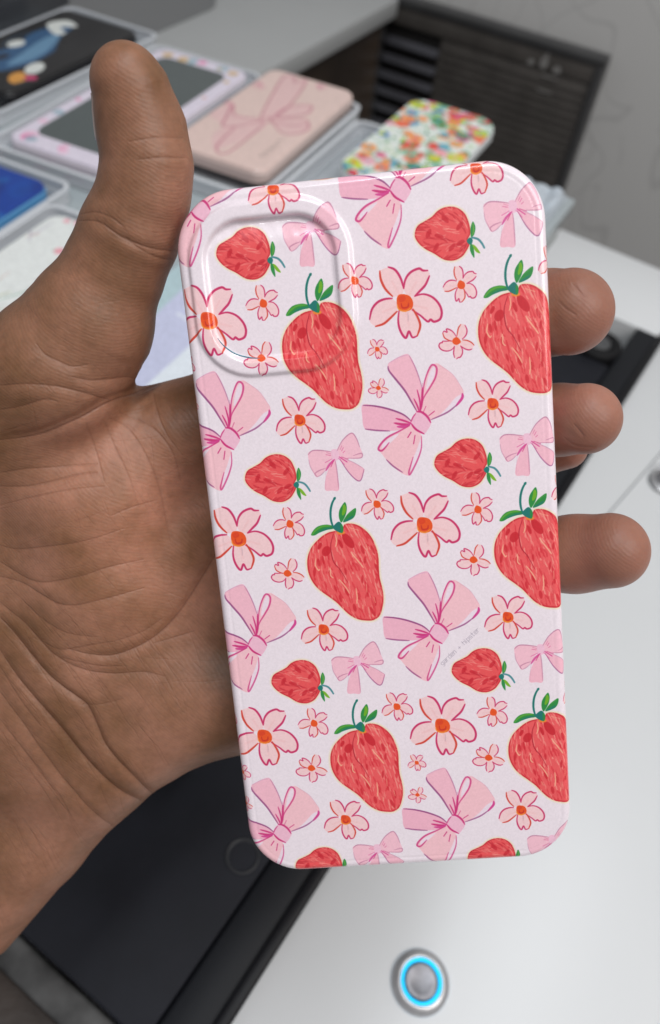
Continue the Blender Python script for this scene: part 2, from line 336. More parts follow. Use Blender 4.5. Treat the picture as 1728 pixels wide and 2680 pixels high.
def motif_small_bow():
    A = Q(793, 1072)[:2]; cv = Canvas(-9, 9, -12, 8, RES)
    T = lambda L: [zmm(x, y, 500, 900, 3.08, A) for x, y in L]
    f1, f2 = C(247, 194, 208), C(246, 188, 203)
    cv.fill(T([(1150, 950), (1176, 945), (1190, 1050), (1206, 1192), (1150, 1200), (1094, 1195), (1098, 1100), (1130, 1000)]), f2, smooth=True)
    cv.fill(T([(1205, 930), (1270, 950), (1340, 985), (1407, 1025), (1400, 1070), (1385, 1110), (1350, 1122), (1290, 1060), (1235, 990)]), f2)
    cv.fill(T([(955, 905), (990, 880), (1050, 876), (1140, 885), (1158, 920), (1130, 970), (1090, 1040), (1030, 1092), (1000, 1060), (970, 990)]), f1)
    cv.fill(T([(1185, 880), (1220, 820), (1260, 770), (1305, 735), (1340, 770), (1370, 840), (1397, 912), (1380, 940), (1320, 945), (1250, 940), (1200, 920)]), f1)
    cv.fill(T([(1142, 878), (1190, 870), (1207, 910), (1205, 948), (1160, 957)]), C(244, 196, 216))
    L_ = C(186, 116, 150)
    for L, wd, c, a in [([(957, 912), (990, 880), (1055, 877), (1142, 888)], .25, L_, .8), ([(1030, 1090), (1012, 1065), (1045, 1040), (1095, 1022)], .25, L_, .7), ([(962, 950), (975, 1010), (1020, 1082)], .2, L_, .5), ([(1095, 1040), (1060, 1075), (1030, 1090)], .2, L_, .6),
        ([(1190, 880), (1235, 795), (1305, 738), (1345, 780), (1372, 850)], .25, L_, .75), ([(1275, 940), (1380, 937), (1393, 905), (1370, 903), (1320, 920)], .25, L_, .7),
        ([(1407, 1027), (1385, 1110), (1350, 1118), (1280, 1050), (1212, 945)], .25, PUR, .7), ([(1175, 960), (1190, 1050), (1203, 1188)], .25, L_, .6), ([(1100, 1030), (1097, 1190)], .2, L_, .4), ([(1250, 945), (1330, 978), (1400, 1022)], .2, L_, .5),
        ([(1170, 950), (1130, 990), (1100, 1040)], .5, HOT, .8), ([(1160, 965), (1140, 1010)], .4, MAG, .8), ([(1150, 945), (1095, 975)], .35, HOT, .7), ([(1100, 912), (1138, 918)], .3, MAG, .7), ([(1105, 895), (1140, 905)], .25, MAG, .5),
        ([(1208, 930), (1270, 970)], .6, HOT, .85), ([(1225, 930), (1280, 948)], .35, MAG, .8), ([(1200, 940), (1250, 990)], .35, HOT, .6), ([(1226, 882), (1240, 855)], .25, MAG, .8), ([(1238, 896), (1252, 882)], .25, MAG, .8), ([(1215, 870), (1228, 840)], .25, MAG, .6)]:
        cv.stroke(T(L), wd, c, a, soft=1.6)
    return cv
PET = [([(410, 1245), (365, 1195), (335, 1140), (326, 1090), (350, 1072), (400, 1060), (440, 1085), (470, 1140), (488, 1195), (480, 1230), (450, 1245)]),
       ([(488, 1195), (500, 1145), (530, 1100), (580, 1075), (645, 1082), (665, 1120), (640, 1170), (600, 1215), (560, 1248), (510, 1240)]),
       ([(555, 1245), (620, 1235), (680, 1255), (725, 1300), (742, 1350), (735, 1395), (700, 1410), (650, 1410), (600, 1370), (545, 1335), (535, 1290)]),
       ([(455, 1335), (450, 1400), (458, 1450), (480, 1495), (505, 1510), (522, 1472), (545, 1510), (580, 1500), (598, 1440), (585, 1390), (560, 1345), (520, 1320)]),
       ([(440, 1340), (400, 1375), (360, 1410), (305, 1435), (270, 1420), (258, 1390), (275, 1330), (310, 1285), (360, 1265), (408, 1262), (440, 1290)])]
PLN = [([(328, 1085), (335, 1140), (365, 1200), (412, 1247)], 1), ([(385, 1060), (430, 1078), (467, 1130), (488, 1197)], 0), ([(488, 1197), (500, 1140), (535, 1095), (590, 1072), (618, 1085), (650, 1085)], 0), ([(661, 1120), (635, 1175), (600, 1212), (563, 1247)], 0),
       ([(563, 1247), (620, 1235), (680, 1255), (725, 1300), (743, 1350), (732, 1395), (692, 1412), (668, 1398), (648, 1410), (600, 1372), (545, 1335)], 0),
       ([(456, 1340), (450, 1400), (458, 1450), (480, 1495), (503, 1512), (522, 1472), (545, 1510), (578, 1500)], 0), ([(578, 1500), (598, 1440), (585, 1390), (550, 1330)], 1),
       ([(258, 1392), (273, 1330), (310, 1285), (360, 1264), (410, 1260)], 0), ([(443, 1343), (390, 1392), (350, 1422), (298, 1437)], 1)]
def motif_flower(scale, rotdeg, lw):
    A = Q(992, 1227)[:2]; R_ = 10.5 * scale + 1; cv = Canvas(-R_, R_, -R_, R_, RES); a = math.radians(-rotdeg); ca, sa = math.cos(a), math.sin(a)
    def T(L):
        o = []
        for x, y in L:
            u, v = zmm(x, y, 930, 900, 2.7018, A); o.append(((u * ca - v * sa) * scale, (u * sa + v * ca) * scale))
        return o
    for k, p in enumerate(PET):
        cv.fill(T(p), C(247, 206, 208), .96); c = np.mean(p, 0)
        cv.stroke(T([(490 + (c[0] - 490) * .3, 1290 + (c[1] - 1290) * .3), tuple(c)]), .9 * scale, C(240, 178, 178), .35, soft=5)
    if scale > .6:
        cv.stroke(T([(515, 1350), (518, 1385), (516, 1410)]), .3, C(190, 160, 170), .45)
    for p, k in PLN: cv.stroke(T(p), lw, C(214, 62, 46) if k else C(203, 40, 96), .95, soft=1.6, taper=.45)
    cv.fill(T([(440, 1275), (452, 1240), (490, 1234), (532, 1250), (551, 1290), (540, 1330), (495, 1345), (452, 1330)]), C(236, 84, 26))
    if scale > .6:
        cv.stroke(T([(470, 1290), (480, 1320), (515, 1315), (520, 1290)]), .35, C(196, 40, 30), .8); cv.stroke(T([(445, 1300), (455, 1330), (500, 1342), (535, 1320)]), .35, C(246, 150, 50), .8)
        cv.fill(T([(452, 1255), (490, 1242), (500, 1270), (465, 1285)]), C(220, 60, 26), .7)
    return cv
GLYPH = {'g': [[(3, 0), (1, 0), (0, -1), (0, -3), (1, -4), (3, -4)], [(3, 0), (3, -5), (2, -6), (0, -6)]], 'a': [[(0, 0), (3, 0), (3, -4)], [(3, -2), (0, -2), (0, -4), (3, -4)]], 'r': [[(0, 0), (0, -4)], [(0, -1.5), (1, 0), (2.5, 0)]],
         'd': [[(3, 2), (3, -4), (0, -4), (0, 0), (3, 0)]], 'e': [[(0, -2), (3, -2), (3, 0), (0, 0), (0, -4), (3, -4)]], 'n': [[(0, 0), (0, -4)], [(0, -1), (1, 0), (3, 0), (3, -4)]], '+': [[(0, -2), (3, -2)], [(1.5, -.5), (1.5, -3.5)]],
         'h': [[(0, 2), (0, -4)], [(0, 0), (3, 0), (3, -4)]], 'i': [[(0, 0), (0, -4)], [(0, 1.2), (0, 1.7)]], 'p': [[(0, 0), (0, -6)], [(0, 0), (3, 0), (3, -4), (0, -4)]], 's': [[(3, 0), (0, 0), (0, -2), (3, -2), (3, -4), (0, -4)]], 't': [[(1, 2), (1, -4), (2.5, -4)], [(0, 0), (2.5, 0)]]}
def write(cv, txt, p0, p1, col, alpha, lw):
    p0, p1 = np.array(p0), np.array(p1); d = p1 - p0; u = len(txt) * 4.4; ux = d / u; uy = np.array([-ux[1], ux[0]])
    x = 0
    for ch in txt:
        for L in GLYPH.get(ch, []): cv.stroke([p0 + ux * (x + a) + uy * (b + 4) for a, b in L], lw, col, alpha, soft=1.5, taper=0, smooth=False)
        x += 4.4 if ch != 'i' else 2.5

def strawberry_print():
    cv = Canvas(-52, 52, -93, 93, RES); cv.a[...] = np.array([*C(240, 228, 235), 1], np.float32)
    bb, sb, bw, sw = motif_big_berry(), motif_small_berry(), motif_big_bow(), motif_small_bow()
    bf, mf, f1, f2, f3 = motif_flower(1, 0, .5), motif_flower(.7, 0, .36), motif_flower(.47, 18, .26), motif_flower(.46, 142, .26), motif_flower(.47, 0, .26)
    t1, t2 = motif_flower(.28, 0, .18), motif_flower(.27, 142, .17)
    H = np.array([42.36, -.36]); V = np.array([.72, -48.61])
    for i in (-2, -1, 0, 1):
        for j in (-2, -1, 0, 1, 2):
            o = H * i + V * j
            for mo, (x, y) in ((bf, (9.24, 4.6)), (mf, (26.66, -18.5)), (f1, (21.38, 7.08)), (f2, (19.63, -4.41)), (f3, (-1.0, 10.19)), (bw, (10.45, -20.89)), (sw, (34.38, -27.48)), (sb, (23.81, 16.4)), (bb, (31.97, 12.09))):
                cv.stamp(mo, x + o[0], y + o[1])
            if j in (-1, 1, -2): cv.stamp(t1, 2.59 + o[0], -4.44 + o[1]); cv.stamp(t2, 2.13 + o[0], -12.82 + o[1])
    write(cv, 'garden + hipster', Q(1033, 1552)[:2], Q(1124, 1466)[:2], C(150, 140, 155), .5, .16)
    a = cv.a[..., :3]; n = smooth_noise(cv.h, cv.w, 4, 1) - .5; n2 = RNG.random((cv.h, cv.w)).astype(np.float32) - .5
    a = a * (1 + (n * .035 + n2 * .03)[..., None]); return a
PRINT = make_image('strawberry_print', strawberry_print())

# ------------------------------------------------------------------ implicit solids: distance fields turned into one continuous surface
def surface_nets(f, lo, hi, h):
    lo = np.array(lo, float); n = np.ceil((np.array(hi) - lo) / h).astype(int) + 1
    gx, gy, gz = [lo[k] + h * np.arange(n[k]) for k in range(3)]
    D = np.empty(tuple(n), np.float32)
    for i0 in range(0, n[0], 24):
        X, Y, Z = np.meshgrid(gx[i0:i0 + 24], gy, gz, indexing='ij')
        D[i0:i0 + 24] = f(np.stack([X.ravel(), Y.ravel(), Z.ravel()], 1)).reshape(X.shape)
    ins = D < 0; c = [n[k] - 1 for k in range(3)]
    cnt = np.zeros(tuple(c), np.int8)
    for a in (0, 1):
        for b in (0, 1):
            for d in (0, 1): cnt += ins[a:a + c[0], b:b + c[1], d:d + c[2]]
    act = (cnt > 0) & (cnt < 8); ids = -np.ones(tuple(c), np.int64); I = np.argwhere(act); ids[act] = np.arange(len(I))
    acc = np.zeros((len(I), 3)); k = np.zeros(len(I))
    cor = [(a, b, d) for a in (0, 1) for b in (0, 1) for d in (0, 1)]
    for p in cor:
        for ax in range(3):
            if p[ax] == 0:
                q = list(p); q[ax] = 1
                da = D[I[:, 0] + p[0], I[:, 1] + p[1], I[:, 2] + p[2]]; db = D[I[:, 0] + q[0], I[:, 1] + q[1], I[:, 2] + q[2]]
                m = (da < 0) != (db < 0); t = np.where(m, da / np.where(m, da - db, 1), 0)
                pos = np.tile(np.array(p, float), (len(I), 1)); pos[:, ax] += t
                acc[m] += pos[m]; k[m] += 1
    V = lo + (I + acc / k[:, None]) * h
    F = []
    for ax in range(3):
        u, v = (ax + 1) % 3, (ax + 2) % 3
        sl0 = [slice(1, -1)] * 3; sl1 = [slice(1, -1)] * 3; sl0[ax] = slice(0, -1); sl1[ax] = slice(1, None)
        ch = ins[tuple(sl0)] != ins[tuple(sl1)]; E = np.argwhere(ch)
        off = np.array([1, 1, 1]); off[ax] = 0; E = E + off
        s = ins[E[:, 0], E[:, 1], E[:, 2]]
        def cell(du, dv):
            q = E.copy(); q[:, u] -= du; q[:, v] -= dv; return ids[q[:, 0], q[:, 1], q[:, 2]]
        q = np.stack([cell(1, 1), cell(0, 1), cell(0, 0), cell(1, 0)], 1)
        q[~s] = q[~s][:, ::-1]; F.append(q)
    return V, np.vstack(F)
def grad(f, V, e=0.05):
    g = np.stack([f(V + np.eye(3)[k] * e) - f(V - np.eye(3)[k] * e) for k in range(3)], 1) / (2 * e)
    return g
def project(f, V, it=2, e=.05, lim=.5):
    for _ in range(it):
        g = grad(f, V, e); d = f(V); V = V - np.clip(d / np.maximum((g ** 2).sum(1), .2), -lim, lim)[:, None] * g
    return V
def subdivide(V, F):
    E = np.sort(np.stack([F, np.roll(F, -1, 1)], 2).reshape(-1, 2), 1); U, inv = np.unique(E[:, 0] * (len(V) + 1) + E[:, 1], return_inverse=True)
    inv = inv.reshape(-1); e0, e1 = U // (len(V) + 1), U % (len(V) + 1)
    n = len(V); VM = (V[e0] + V[e1]) / 2; VC = V[F].mean(1); ei = inv.reshape(-1, 4) + n; ci = n + len(VM) + np.arange(len(F))
    NF = [np.stack([F[:, k], ei[:, k], ci, ei[:, k - 1]], 1) for k in range(4)]
    return np.vstack([V, VM, VC]), np.vstack(NF)
def rrect(X, Y, cx, cy, hx, hy, r):
    qx = np.abs(X - cx) - hx + r; qy = np.abs(Y - cy) - hy + r
    return np.minimum(np.maximum(qx, qy), 0) + np.hypot(np.maximum(qx, 0), np.maximum(qy, 0)) - r
def smin(a, b, k):
    h = np.clip(.5 + .5 * (b - a) / k, 0, 1); return b * (1 - h) + a * h - k * h * (1 - h)
def slab_sdf(d2, Z, z0, z1, r):
    wx = d2 + r; wz = np.abs(Z - (z0 + z1) / 2) - (z1 - z0) / 2 + r
    return np.minimum(np.maximum(wx, wz), 0) + np.hypot(np.maximum(wx, 0), np.maximum(wz, 0)) - r
def big_mesh(name, V, F, m, uv=None, parent=None):
    me = bpy.data.meshes.new(name); me.vertices.add(len(V)); me.vertices.foreach_set('co', V.astype(np.float32).ravel())
    me.loops.add(F.size); me.loops.foreach_set('vertex_index', F.astype(np.int32).ravel())
    me.polygons.add(len(F)); me.polygons.foreach_set('loop_start', np.arange(0, F.size, 4, dtype=np.int32)); me.polygons.foreach_set('use_smooth', np.ones(len(F), bool))
    me.update(calc_edges=True)
    if uv is not None:
        l = me.uv_layers.new(name='UVMap'); l.data.foreach_set('uv', uv[F.ravel()].astype(np.float32).ravel())
    me.materials.append(m); o = bpy.data.objects.new(name, me); COL.objects.link(o)
    if parent: o.parent = parent
    return o

# ------------------------------------------------------------------ the held phone case (mm frame)
T_CASE = 10.0
r0, r1, r2, r3 = Q(446, 690)[0], Q(832, 690)[0], Q(650, 458)[1], Q(650, 876)[1]     # raised camera rim, outer extents
RX, RY, RHX, RHY = (r0 + r1) / 2, (r2 + r3) / 2, (r1 - r0) / 2, (r2 - r3) / 2
def case_body(p):
    X, Y, Z = p.T
    d2 = rrect(X, Y, 0, 0, 39, 80, 12.5)
    d = slab_sdf(d2 - .2, Z, -T_CASE, 0, 1.7)
    for y0, y1 in ((Q(1296, 935)[1], Q(1297, 998)[1]), (Q(1299, 1040)[1], Q(1300, 1105)[1])):       # side buttons
        b = slab_sdf(rrect(Y, Z, (y0 + y1) / 2, -5.2, abs(y0 - y1) / 2, 1.7, 1.6), X, 37, 39.7, .5); d = smin(d, b, .5)
    d = np.maximum(d, -slab_sdf(rrect(X, Y, 0, 0, 37.6, 78.6, 11.2), Z, -T_CASE - 8, -1.4, 1.2))
    d = np.maximum(d, .17 - np.hypot(d2 + 2.1, Z - .08))
    ring2 = rrect(X, Y, RX, RY, RHX - 2.1, RHY - 2.1, 10.2)
    ridge = slab_sdf(np.abs(ring2) - 1.75, Z, -1.5, .85, .85)
    d = smin(d, ridge, .7)
    u_ = np.maximum((Y - (RY + RHY - 3.9 - 6.0)) / 3.2, 0)     # lens film sags into the rim
    roll = (.17 + .075 * np.clip((X - RX + 6) / 10, 0, 1)) * 3.2 * np.where(u_ < 1, .5 * u_ ** 2, u_ - .5) + .016 * np.sin(X * 1.7) * np.sin(X * .63 + Y * 1.1) * np.clip((Y - RY) / 8, 0, 1)
    pocket = slab_sdf(rrect(X, Y, RX, RY, RHX - 3.9, RHY - 3.9, 8.4), Z + roll, -.12, 9, .9)
    return np.maximum(d, -pocket)
V, F = surface_nets(case_body, (-41, -82, -12), (41.5, 82, 3.5), .55)
V, F = subdivide(V, F); V = project(case_body, V, 3, .03)
g = grad(case_body, V, .05)
dep = np.clip(-V[:, 2] - .2, 0, 12) * (rrect(V[:, 0], V[:, 1], 0, 0, 39, 80, 12.5) > -3.2)
nxy = np.zeros((len(V), 2))
for k, (hh) in enumerate((39 - 12.5, 80 - 12.5)): nxy[:, k] = V[:, k] - np.clip(V[:, k], -hh, hh)
nxy /= np.maximum(np.linalg.norm(nxy, axis=1), 1e-6)[:, None]
UVC = V[:, :2] + nxy * (dep * .9)[:, None]; UVC = (UVC - [-52, -93]) / [104, 186]
m_case = img_mat('printed_gloss_case', PRINT, 0.3, bump=.12, bscale=1.6, dist=.00004, coat=.6)
nt_ = m_case.node_tree; tc_ = nt_.nodes.new('ShaderNodeTexCoord'); sm_ = nt_.nodes.new('ShaderNodeTexNoise'); sm_.inputs['Scale'].default_value = .06; sm_.inputs['Detail'].default_value = 8; sm_.inputs['Roughness'].default_value = .7
nt_.links.new(tc_.outputs['Object'], sm_.inputs['Vector']); mr_ = nt_.nodes.new('ShaderNodeMapRange'); mr_.inputs['From Min'].default_value = .4; mr_.inputs['From Max'].default_value = .65; mr_.inputs['To Min'].default_value = .05; mr_.inputs['To Max'].default_value = .22   # finger smears on the gloss
nt_.links.new(sm_.outputs['Fac'], mr_.inputs[0]); nt_.links.new(mr_.outputs[0], nt_.nodes['Principled BSDF'].inputs['Coat Roughness'])
m_case.node_tree.nodes['Principled BSDF'].inputs['Subsurface Weight'].default_value = .0
held = empty('phone_case', mw=HELD)
tag(held, 'white phone case printed with red strawberries, pink bows and blossoms, held up in the hand', 'phone case')
cb = big_mesh('case_body', V, F, m_case, UVC, held)
# edge of the clear lens film, showing as a thin blue line inside the rim
fl = [Q(*p) for p in [(505, 786), (524, 808), (552, 826), (590, 835), (640, 837), (700, 834), (765, 826)]]
tube('lens_film_edge', [np.array([p[0], p[1], 0.02]) for p in spline([tuple(q) for q in fl], False, 5)], .14, mat('film_edge_blue', (.05, .22, .30), .2), held)

# ------------------------------------------------------------------ the hand (same mm frame): one continuous surface
def cone(p, a, ra, b, rb):
    ba = b - a; L = ba @ ba; t = np.clip(((p - a) @ ba) / L, 0, 1)
    return np.linalg.norm(p - a - t[:, None] * ba, axis=1) - (ra + (rb - ra) * t)
def chain(pts): return [(Q(x, y, z), r) for x, y, z, r in pts]
THUMB = chain([(292, 183, -1, 6.7), (306, 212, -2, 7.6), (330, 300, -5, 9.1), (345, 385, -6, 9.3), (336, 455, -7, 9.6), (303, 545, -9, 10.6), (264, 640, -11, 11.0), (212, 752, -13, 14.3), (132, 868, -15, 17.4), (10, 990, -20, 17.5)])
THEN = chain([(110, 1075, -24, 16), (225, 1180, -24, 17.5), (250, 1360, -26, 18), (190, 1540, -28, 18), (60, 1700, -30, 18)])
PALM = [chain(c) for c in (
    [(50, 1420, -32, 20), (320, 1070, -30, 17.8), (540, 975, -30.5, 13.5), (800, 940, -28, 12.5)],
    [(-30, 980, -24, 17), (-30, 1500, -32, 19)],
    [(60, 1500, -32, 20), (430, 1270, -34.5, 17), (800, 1130, -28, 13)],
    [(80, 1600, -32, 19), (450, 1440, -34, 17), (820, 1330, -28, 13)],
    [(140, 1700, -31, 17.5), (400, 1590, -28.5, 17), (560, 1600, -28, 15.5), (760, 1530, -27, 13.5)],
    [(215, 1765, -30, 15.8), (330, 1700, -29, 16.2), (500, 1620, -28, 15.5)],
    [(225, 1790, -31, 15.0), (85, 1945, -32, 15.6), (-135, 2195, -34, 17)],
    [(90, 1660, -31, 18), (-80, 1850, -33, 19), (-330, 2090, -34, 20)])]
FING = [chain(c) for c in (
    [(800, 940, -28, 12), (1020, 830, -34, 9.8), (1190, 755, -27, 9.4), (1275, 731, -17, 9.5), (1330, 728, -9, 9.5)],
    [(800, 1130, -28, 12), (1050, 1040, -36, 9.5), (1210, 992, -27, 8.6), (1300, 980, -16, 8.2), (1366, 977, -9, 8.1)],
    [(820, 1330, -28, 12), (1060, 1310, -33, 9.5), (1230, 1297, -24, 9.2), (1340, 1292, -15, 9.2), (1424, 1284, -9, 8.9)],
    [(760, 1330, -30, 11), (1060, 1110, -40, 7.5), (1240, 1062, -30, 6.0), (1322, 1046, -26, 5.2)])]
def hand(p):
    d = None
    def chn(c, k=None):
        e = None
        for (a, ra), (b, rb) in zip(c[:-1], c[1:]):
            q = cone(p, a, ra, b, rb); e = q if e is None else smin(e, q, 2.5)
        return e
    for c in PALM:
        q = chn(c); d = q if d is None else smin(d, q, 9)
    d = smin(d, chn(THEN), 9)
    for c in FING: d = smin(d, chn(c), 2.0)
    d = smin(d, chn(THUMB), 5.5)
    return d
V, F = surface_nets(hand, (-125, -150, -56), (66, 116, 16), 1.15)
V, F = subdivide(V, F); V = project(hand, V, 2, .1)
g = grad(hand, V, .3); N = g / np.maximum(np.linalg.norm(g, axis=1), 1e-6)[:, None]
# creases, traced and lifted on to the skin
z3 = lambda L: [(x / 2.4686, y / 2.4686 + 534.7) for x, y in L]
z4 = lambda L: [(x / 2.094, y / 2.094 + 1247.7) for x, y in L]
z1 = lambda L: [(x / 1.92, y / 1.92) for x, y in L]
CRE = [  # path, depth mm, width mm
    (z3([(900, 900), (800, 925), (700, 960), (600, 1000), (480, 1070), (380, 1115), (250, 1170), (120, 1200), (-20, 1215)]), 1.5, 1.9),
    (z3([(840, 880), (740, 850), (640, 860), (520, 870), (420, 850)]), .5, 1.2), (z3([(210, 660), (260, 720), (340, 760), (420, 790), (520, 775)]), .35, 1.1),
    (z3([(0, 900), (150, 890), (300, 900), (400, 920), (500, 945), (620, 985)]), .5, 1.0), (z3([(0, 1040), (120, 1020), (250, 980), (330, 990)]), .35, .9),
    (z3([(-10, 1405), (150, 1380), (300, 1370), (420, 1360), (560, 1350)]), .3, .8), (z3([(-10, 1480), (150, 1480), (300, 1450), (450, 1412), (560, 1400)]), .35, .9),
    (z3([(0, 1590), (200, 1540), (400, 1500), (600, 1480)]), .16, .8), (z3([(640, 1650), (760, 1600), (900, 1560)]), .14, .6),
    (z3([(640, 1090), (740, 1150), (840, 1300), (920, 1500), (980, 1800)]), .16, .7), (z3([(700, 1060), (820, 1110), (920, 1180), (1000, 1300), (1040, 1450)]), .2, .7), (z3([(880, 920), (910, 1060), (960, 1180), (1050, 1300)]), .2, .7),
    (z3([(600, 1100), (660, 1250), (740, 1420), (800, 1600)]), .12, .6), (z3([(500, 1120), (560, 1300), (600, 1450)]), .1, .6),
    (z1([(620, 715), (720, 705), (838, 707)]), .22, .45), (z1([(580, 634), (700, 616), (820, 618)]), .16, .4),
    (z1([(335, 992), (420, 988), (470, 1008), (540, 1058), (620, 1092), (700, 1115), (785, 1122)]), .6, 1.0), (z1([(360, 960), (430, 950), (500, 975), (560, 1020)]), .3, .7), (z1([(560, 1060), (620, 1110), (700, 1150), (790, 1165)]), .3, .7),
    (z4([(1075, 60), (1040, 120), (960, 250), (880, 370), (800, 460), (720, 520), (640, 560), (540, 590), (430, 582), (330, 555)]), .9, 1.0),
    (z4([(-20, 200), (100, 230), (200, 290), (280, 335), (360, 345), (440, 330), (560, 300), (700, 260)]), .5, 1.0),
    (z4([(-20, 310), (60, 380), (120, 430), (200, 520), (260, 580), (340, 630), (440, 665), (560, 678), (700, 670), (800, 690)]), .6, 1.0),
    (z4([(-30, 370), (60, 470), (130, 560), (220, 670), (300, 740), (370, 790), (420, 830), (450, 880), (480, 950), (510, 1020), (570, 1100), (640, 1170), (700, 1230), (740, 1262)]), 1.3, 1.0),
    (z4([(-30, 520), (80, 690), (160, 790), (230, 870), (300, 950), (380, 1050), (440, 1120), (520, 1200), (600, 1260), (690, 1300), (740, 1320)]), 1.4, 1.1),
    (z4([(-20, 740), (60, 850), (120, 930), (180, 1020), (240, 1100), (300, 1180), (360, 1250), (420, 1320), (500, 1390), (570, 1430)]), .6, 1.1),
    (z4([(0, 50), (80, 70), (200, 60), (330, 45), (450, 20), (600, -30)]), .28, .8), (z4([(0, 130), (60, 170), (150, 220), (240, 230), (400, 200), (520, 160), (700, 120)]), .4, .9),
    (z4([(300, 600), (400, 622), (500, 640), (620, 640)]), .25, .7), (z4([(750, 530), (850, 500), (950, 470)]), .3, .8), (z4([(560, 520), (700, 470), (800, 400)]), .15, .7),
    (z4([(400, 830), (500, 825), (600, 800)]), .2, 1.0), (z4([(0, 900), (60, 980), (140, 1080), (220, 1190), (280, 1270)]), .3, .9), (z4([(0, 640), (60, 740), (120, 830), (200, 930)]), .3, .9),
    (z4([(200, 520), (300, 560), (430, 540), (560, 520)]), .2, .8), (z4([(120, 330), (220, 420), (330, 480), (480, 500)]), .25, .9)]
CRE += [([(1335, 662), (1348, 676), (1362, 694)], .25, .35), ([(1340, 990), (1352, 1004), (1362, 1018)], .25, .35), ([(1300, 700), (1320, 720), (1345, 735)], .12, .5), ([(1318, 1020), (1345, 1040), (1390, 1042)], .12, .5)]
from mathutils.bvhtree import BVHTree
bvh = BVHTree.FromPolygons([tuple(v) for v in V], [tuple(int(i) for i in f) for f in F])
O = -RC.T @ TC
def lift(x, y):
    d = Vector(nrm(RC.T @ ray(x, y))); h = bvh.ray_cast(Vector(O), d); return None if h[0] is None else np.array(h[0])
CRE3 = []
for path, dpt, wd in CRE:
    pts = [lift(*q) for q in spline(path, False, 4)]; pts = [q for q in pts if q is not None]
    if len(pts) > 1: CRE3.append((np.array(pts), dpt, wd))
front = N[:, 2] > -.2
def seg_dist(P_, pts):
    D = np.full(len(P_), 1e9); W_ = np.ones(len(P_))
    for k in range(len(pts) - 1):
        a, b = pts[k], pts[k + 1]; ba = b - a; t = np.clip(((P_ - a) @ ba) / (ba @ ba + 1e-9), 0, 1); d = np.linalg.norm(P_ - a - t[:, None] * ba, axis=1)
        u = (k + t) / (len(pts) - 1); m = d < D; D[m] = d[m]; W_[m] = (np.clip(1.15 - np.abs(2 * u - 1) ** 4, 0, 1))[m]
    return D, W_
disp = np.zeros(len(V))
for pts, dpt, wd in CRE3:
    lo, hi = pts.min(0) - 5, pts.max(0) + 5; m = np.where(front & np.all((V > lo) & (V < hi), 1))[0]
    if len(m) == 0: continue
    D, W_ = seg_dist(V[m], pts); disp[m] -= .55 * dpt * W_ * np.exp(-(D / (.8 * wd)) ** 2) - .12 * dpt * W_ * np.exp(-((D - 2.6 * wd) / (1.5 * wd)) ** 2)
V = V + N * disp[:, None]
# height map for the fine lines, laid flat over the palm
HX0, HX1, HY0, HY1, HR = -120., 70., -150., 116., 6.0
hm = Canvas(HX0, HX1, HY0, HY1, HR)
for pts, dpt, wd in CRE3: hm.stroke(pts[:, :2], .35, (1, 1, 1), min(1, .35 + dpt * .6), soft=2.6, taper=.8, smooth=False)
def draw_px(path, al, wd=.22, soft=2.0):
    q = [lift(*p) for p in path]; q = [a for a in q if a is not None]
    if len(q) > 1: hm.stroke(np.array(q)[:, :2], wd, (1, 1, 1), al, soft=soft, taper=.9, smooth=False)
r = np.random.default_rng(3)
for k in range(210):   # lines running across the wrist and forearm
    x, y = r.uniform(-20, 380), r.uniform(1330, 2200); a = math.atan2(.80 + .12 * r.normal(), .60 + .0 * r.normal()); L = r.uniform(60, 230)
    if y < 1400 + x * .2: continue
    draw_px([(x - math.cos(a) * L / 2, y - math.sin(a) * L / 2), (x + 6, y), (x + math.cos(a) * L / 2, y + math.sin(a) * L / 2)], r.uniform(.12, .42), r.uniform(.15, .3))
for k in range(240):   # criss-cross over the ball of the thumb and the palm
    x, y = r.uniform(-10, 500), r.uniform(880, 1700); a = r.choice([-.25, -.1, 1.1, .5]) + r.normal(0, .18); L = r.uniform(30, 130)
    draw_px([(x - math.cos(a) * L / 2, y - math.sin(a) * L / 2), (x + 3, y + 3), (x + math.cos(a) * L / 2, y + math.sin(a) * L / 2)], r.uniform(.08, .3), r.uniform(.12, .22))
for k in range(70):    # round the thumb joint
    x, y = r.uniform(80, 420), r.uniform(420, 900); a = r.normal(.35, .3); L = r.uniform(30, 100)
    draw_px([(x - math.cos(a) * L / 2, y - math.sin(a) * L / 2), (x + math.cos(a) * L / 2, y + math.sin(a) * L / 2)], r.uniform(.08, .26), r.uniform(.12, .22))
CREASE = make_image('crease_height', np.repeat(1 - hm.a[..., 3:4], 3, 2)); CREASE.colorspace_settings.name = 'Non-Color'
UVH = (V[:, :2] - [HX0, HY0]) / [HX1 - HX0, HY1 - HY0]

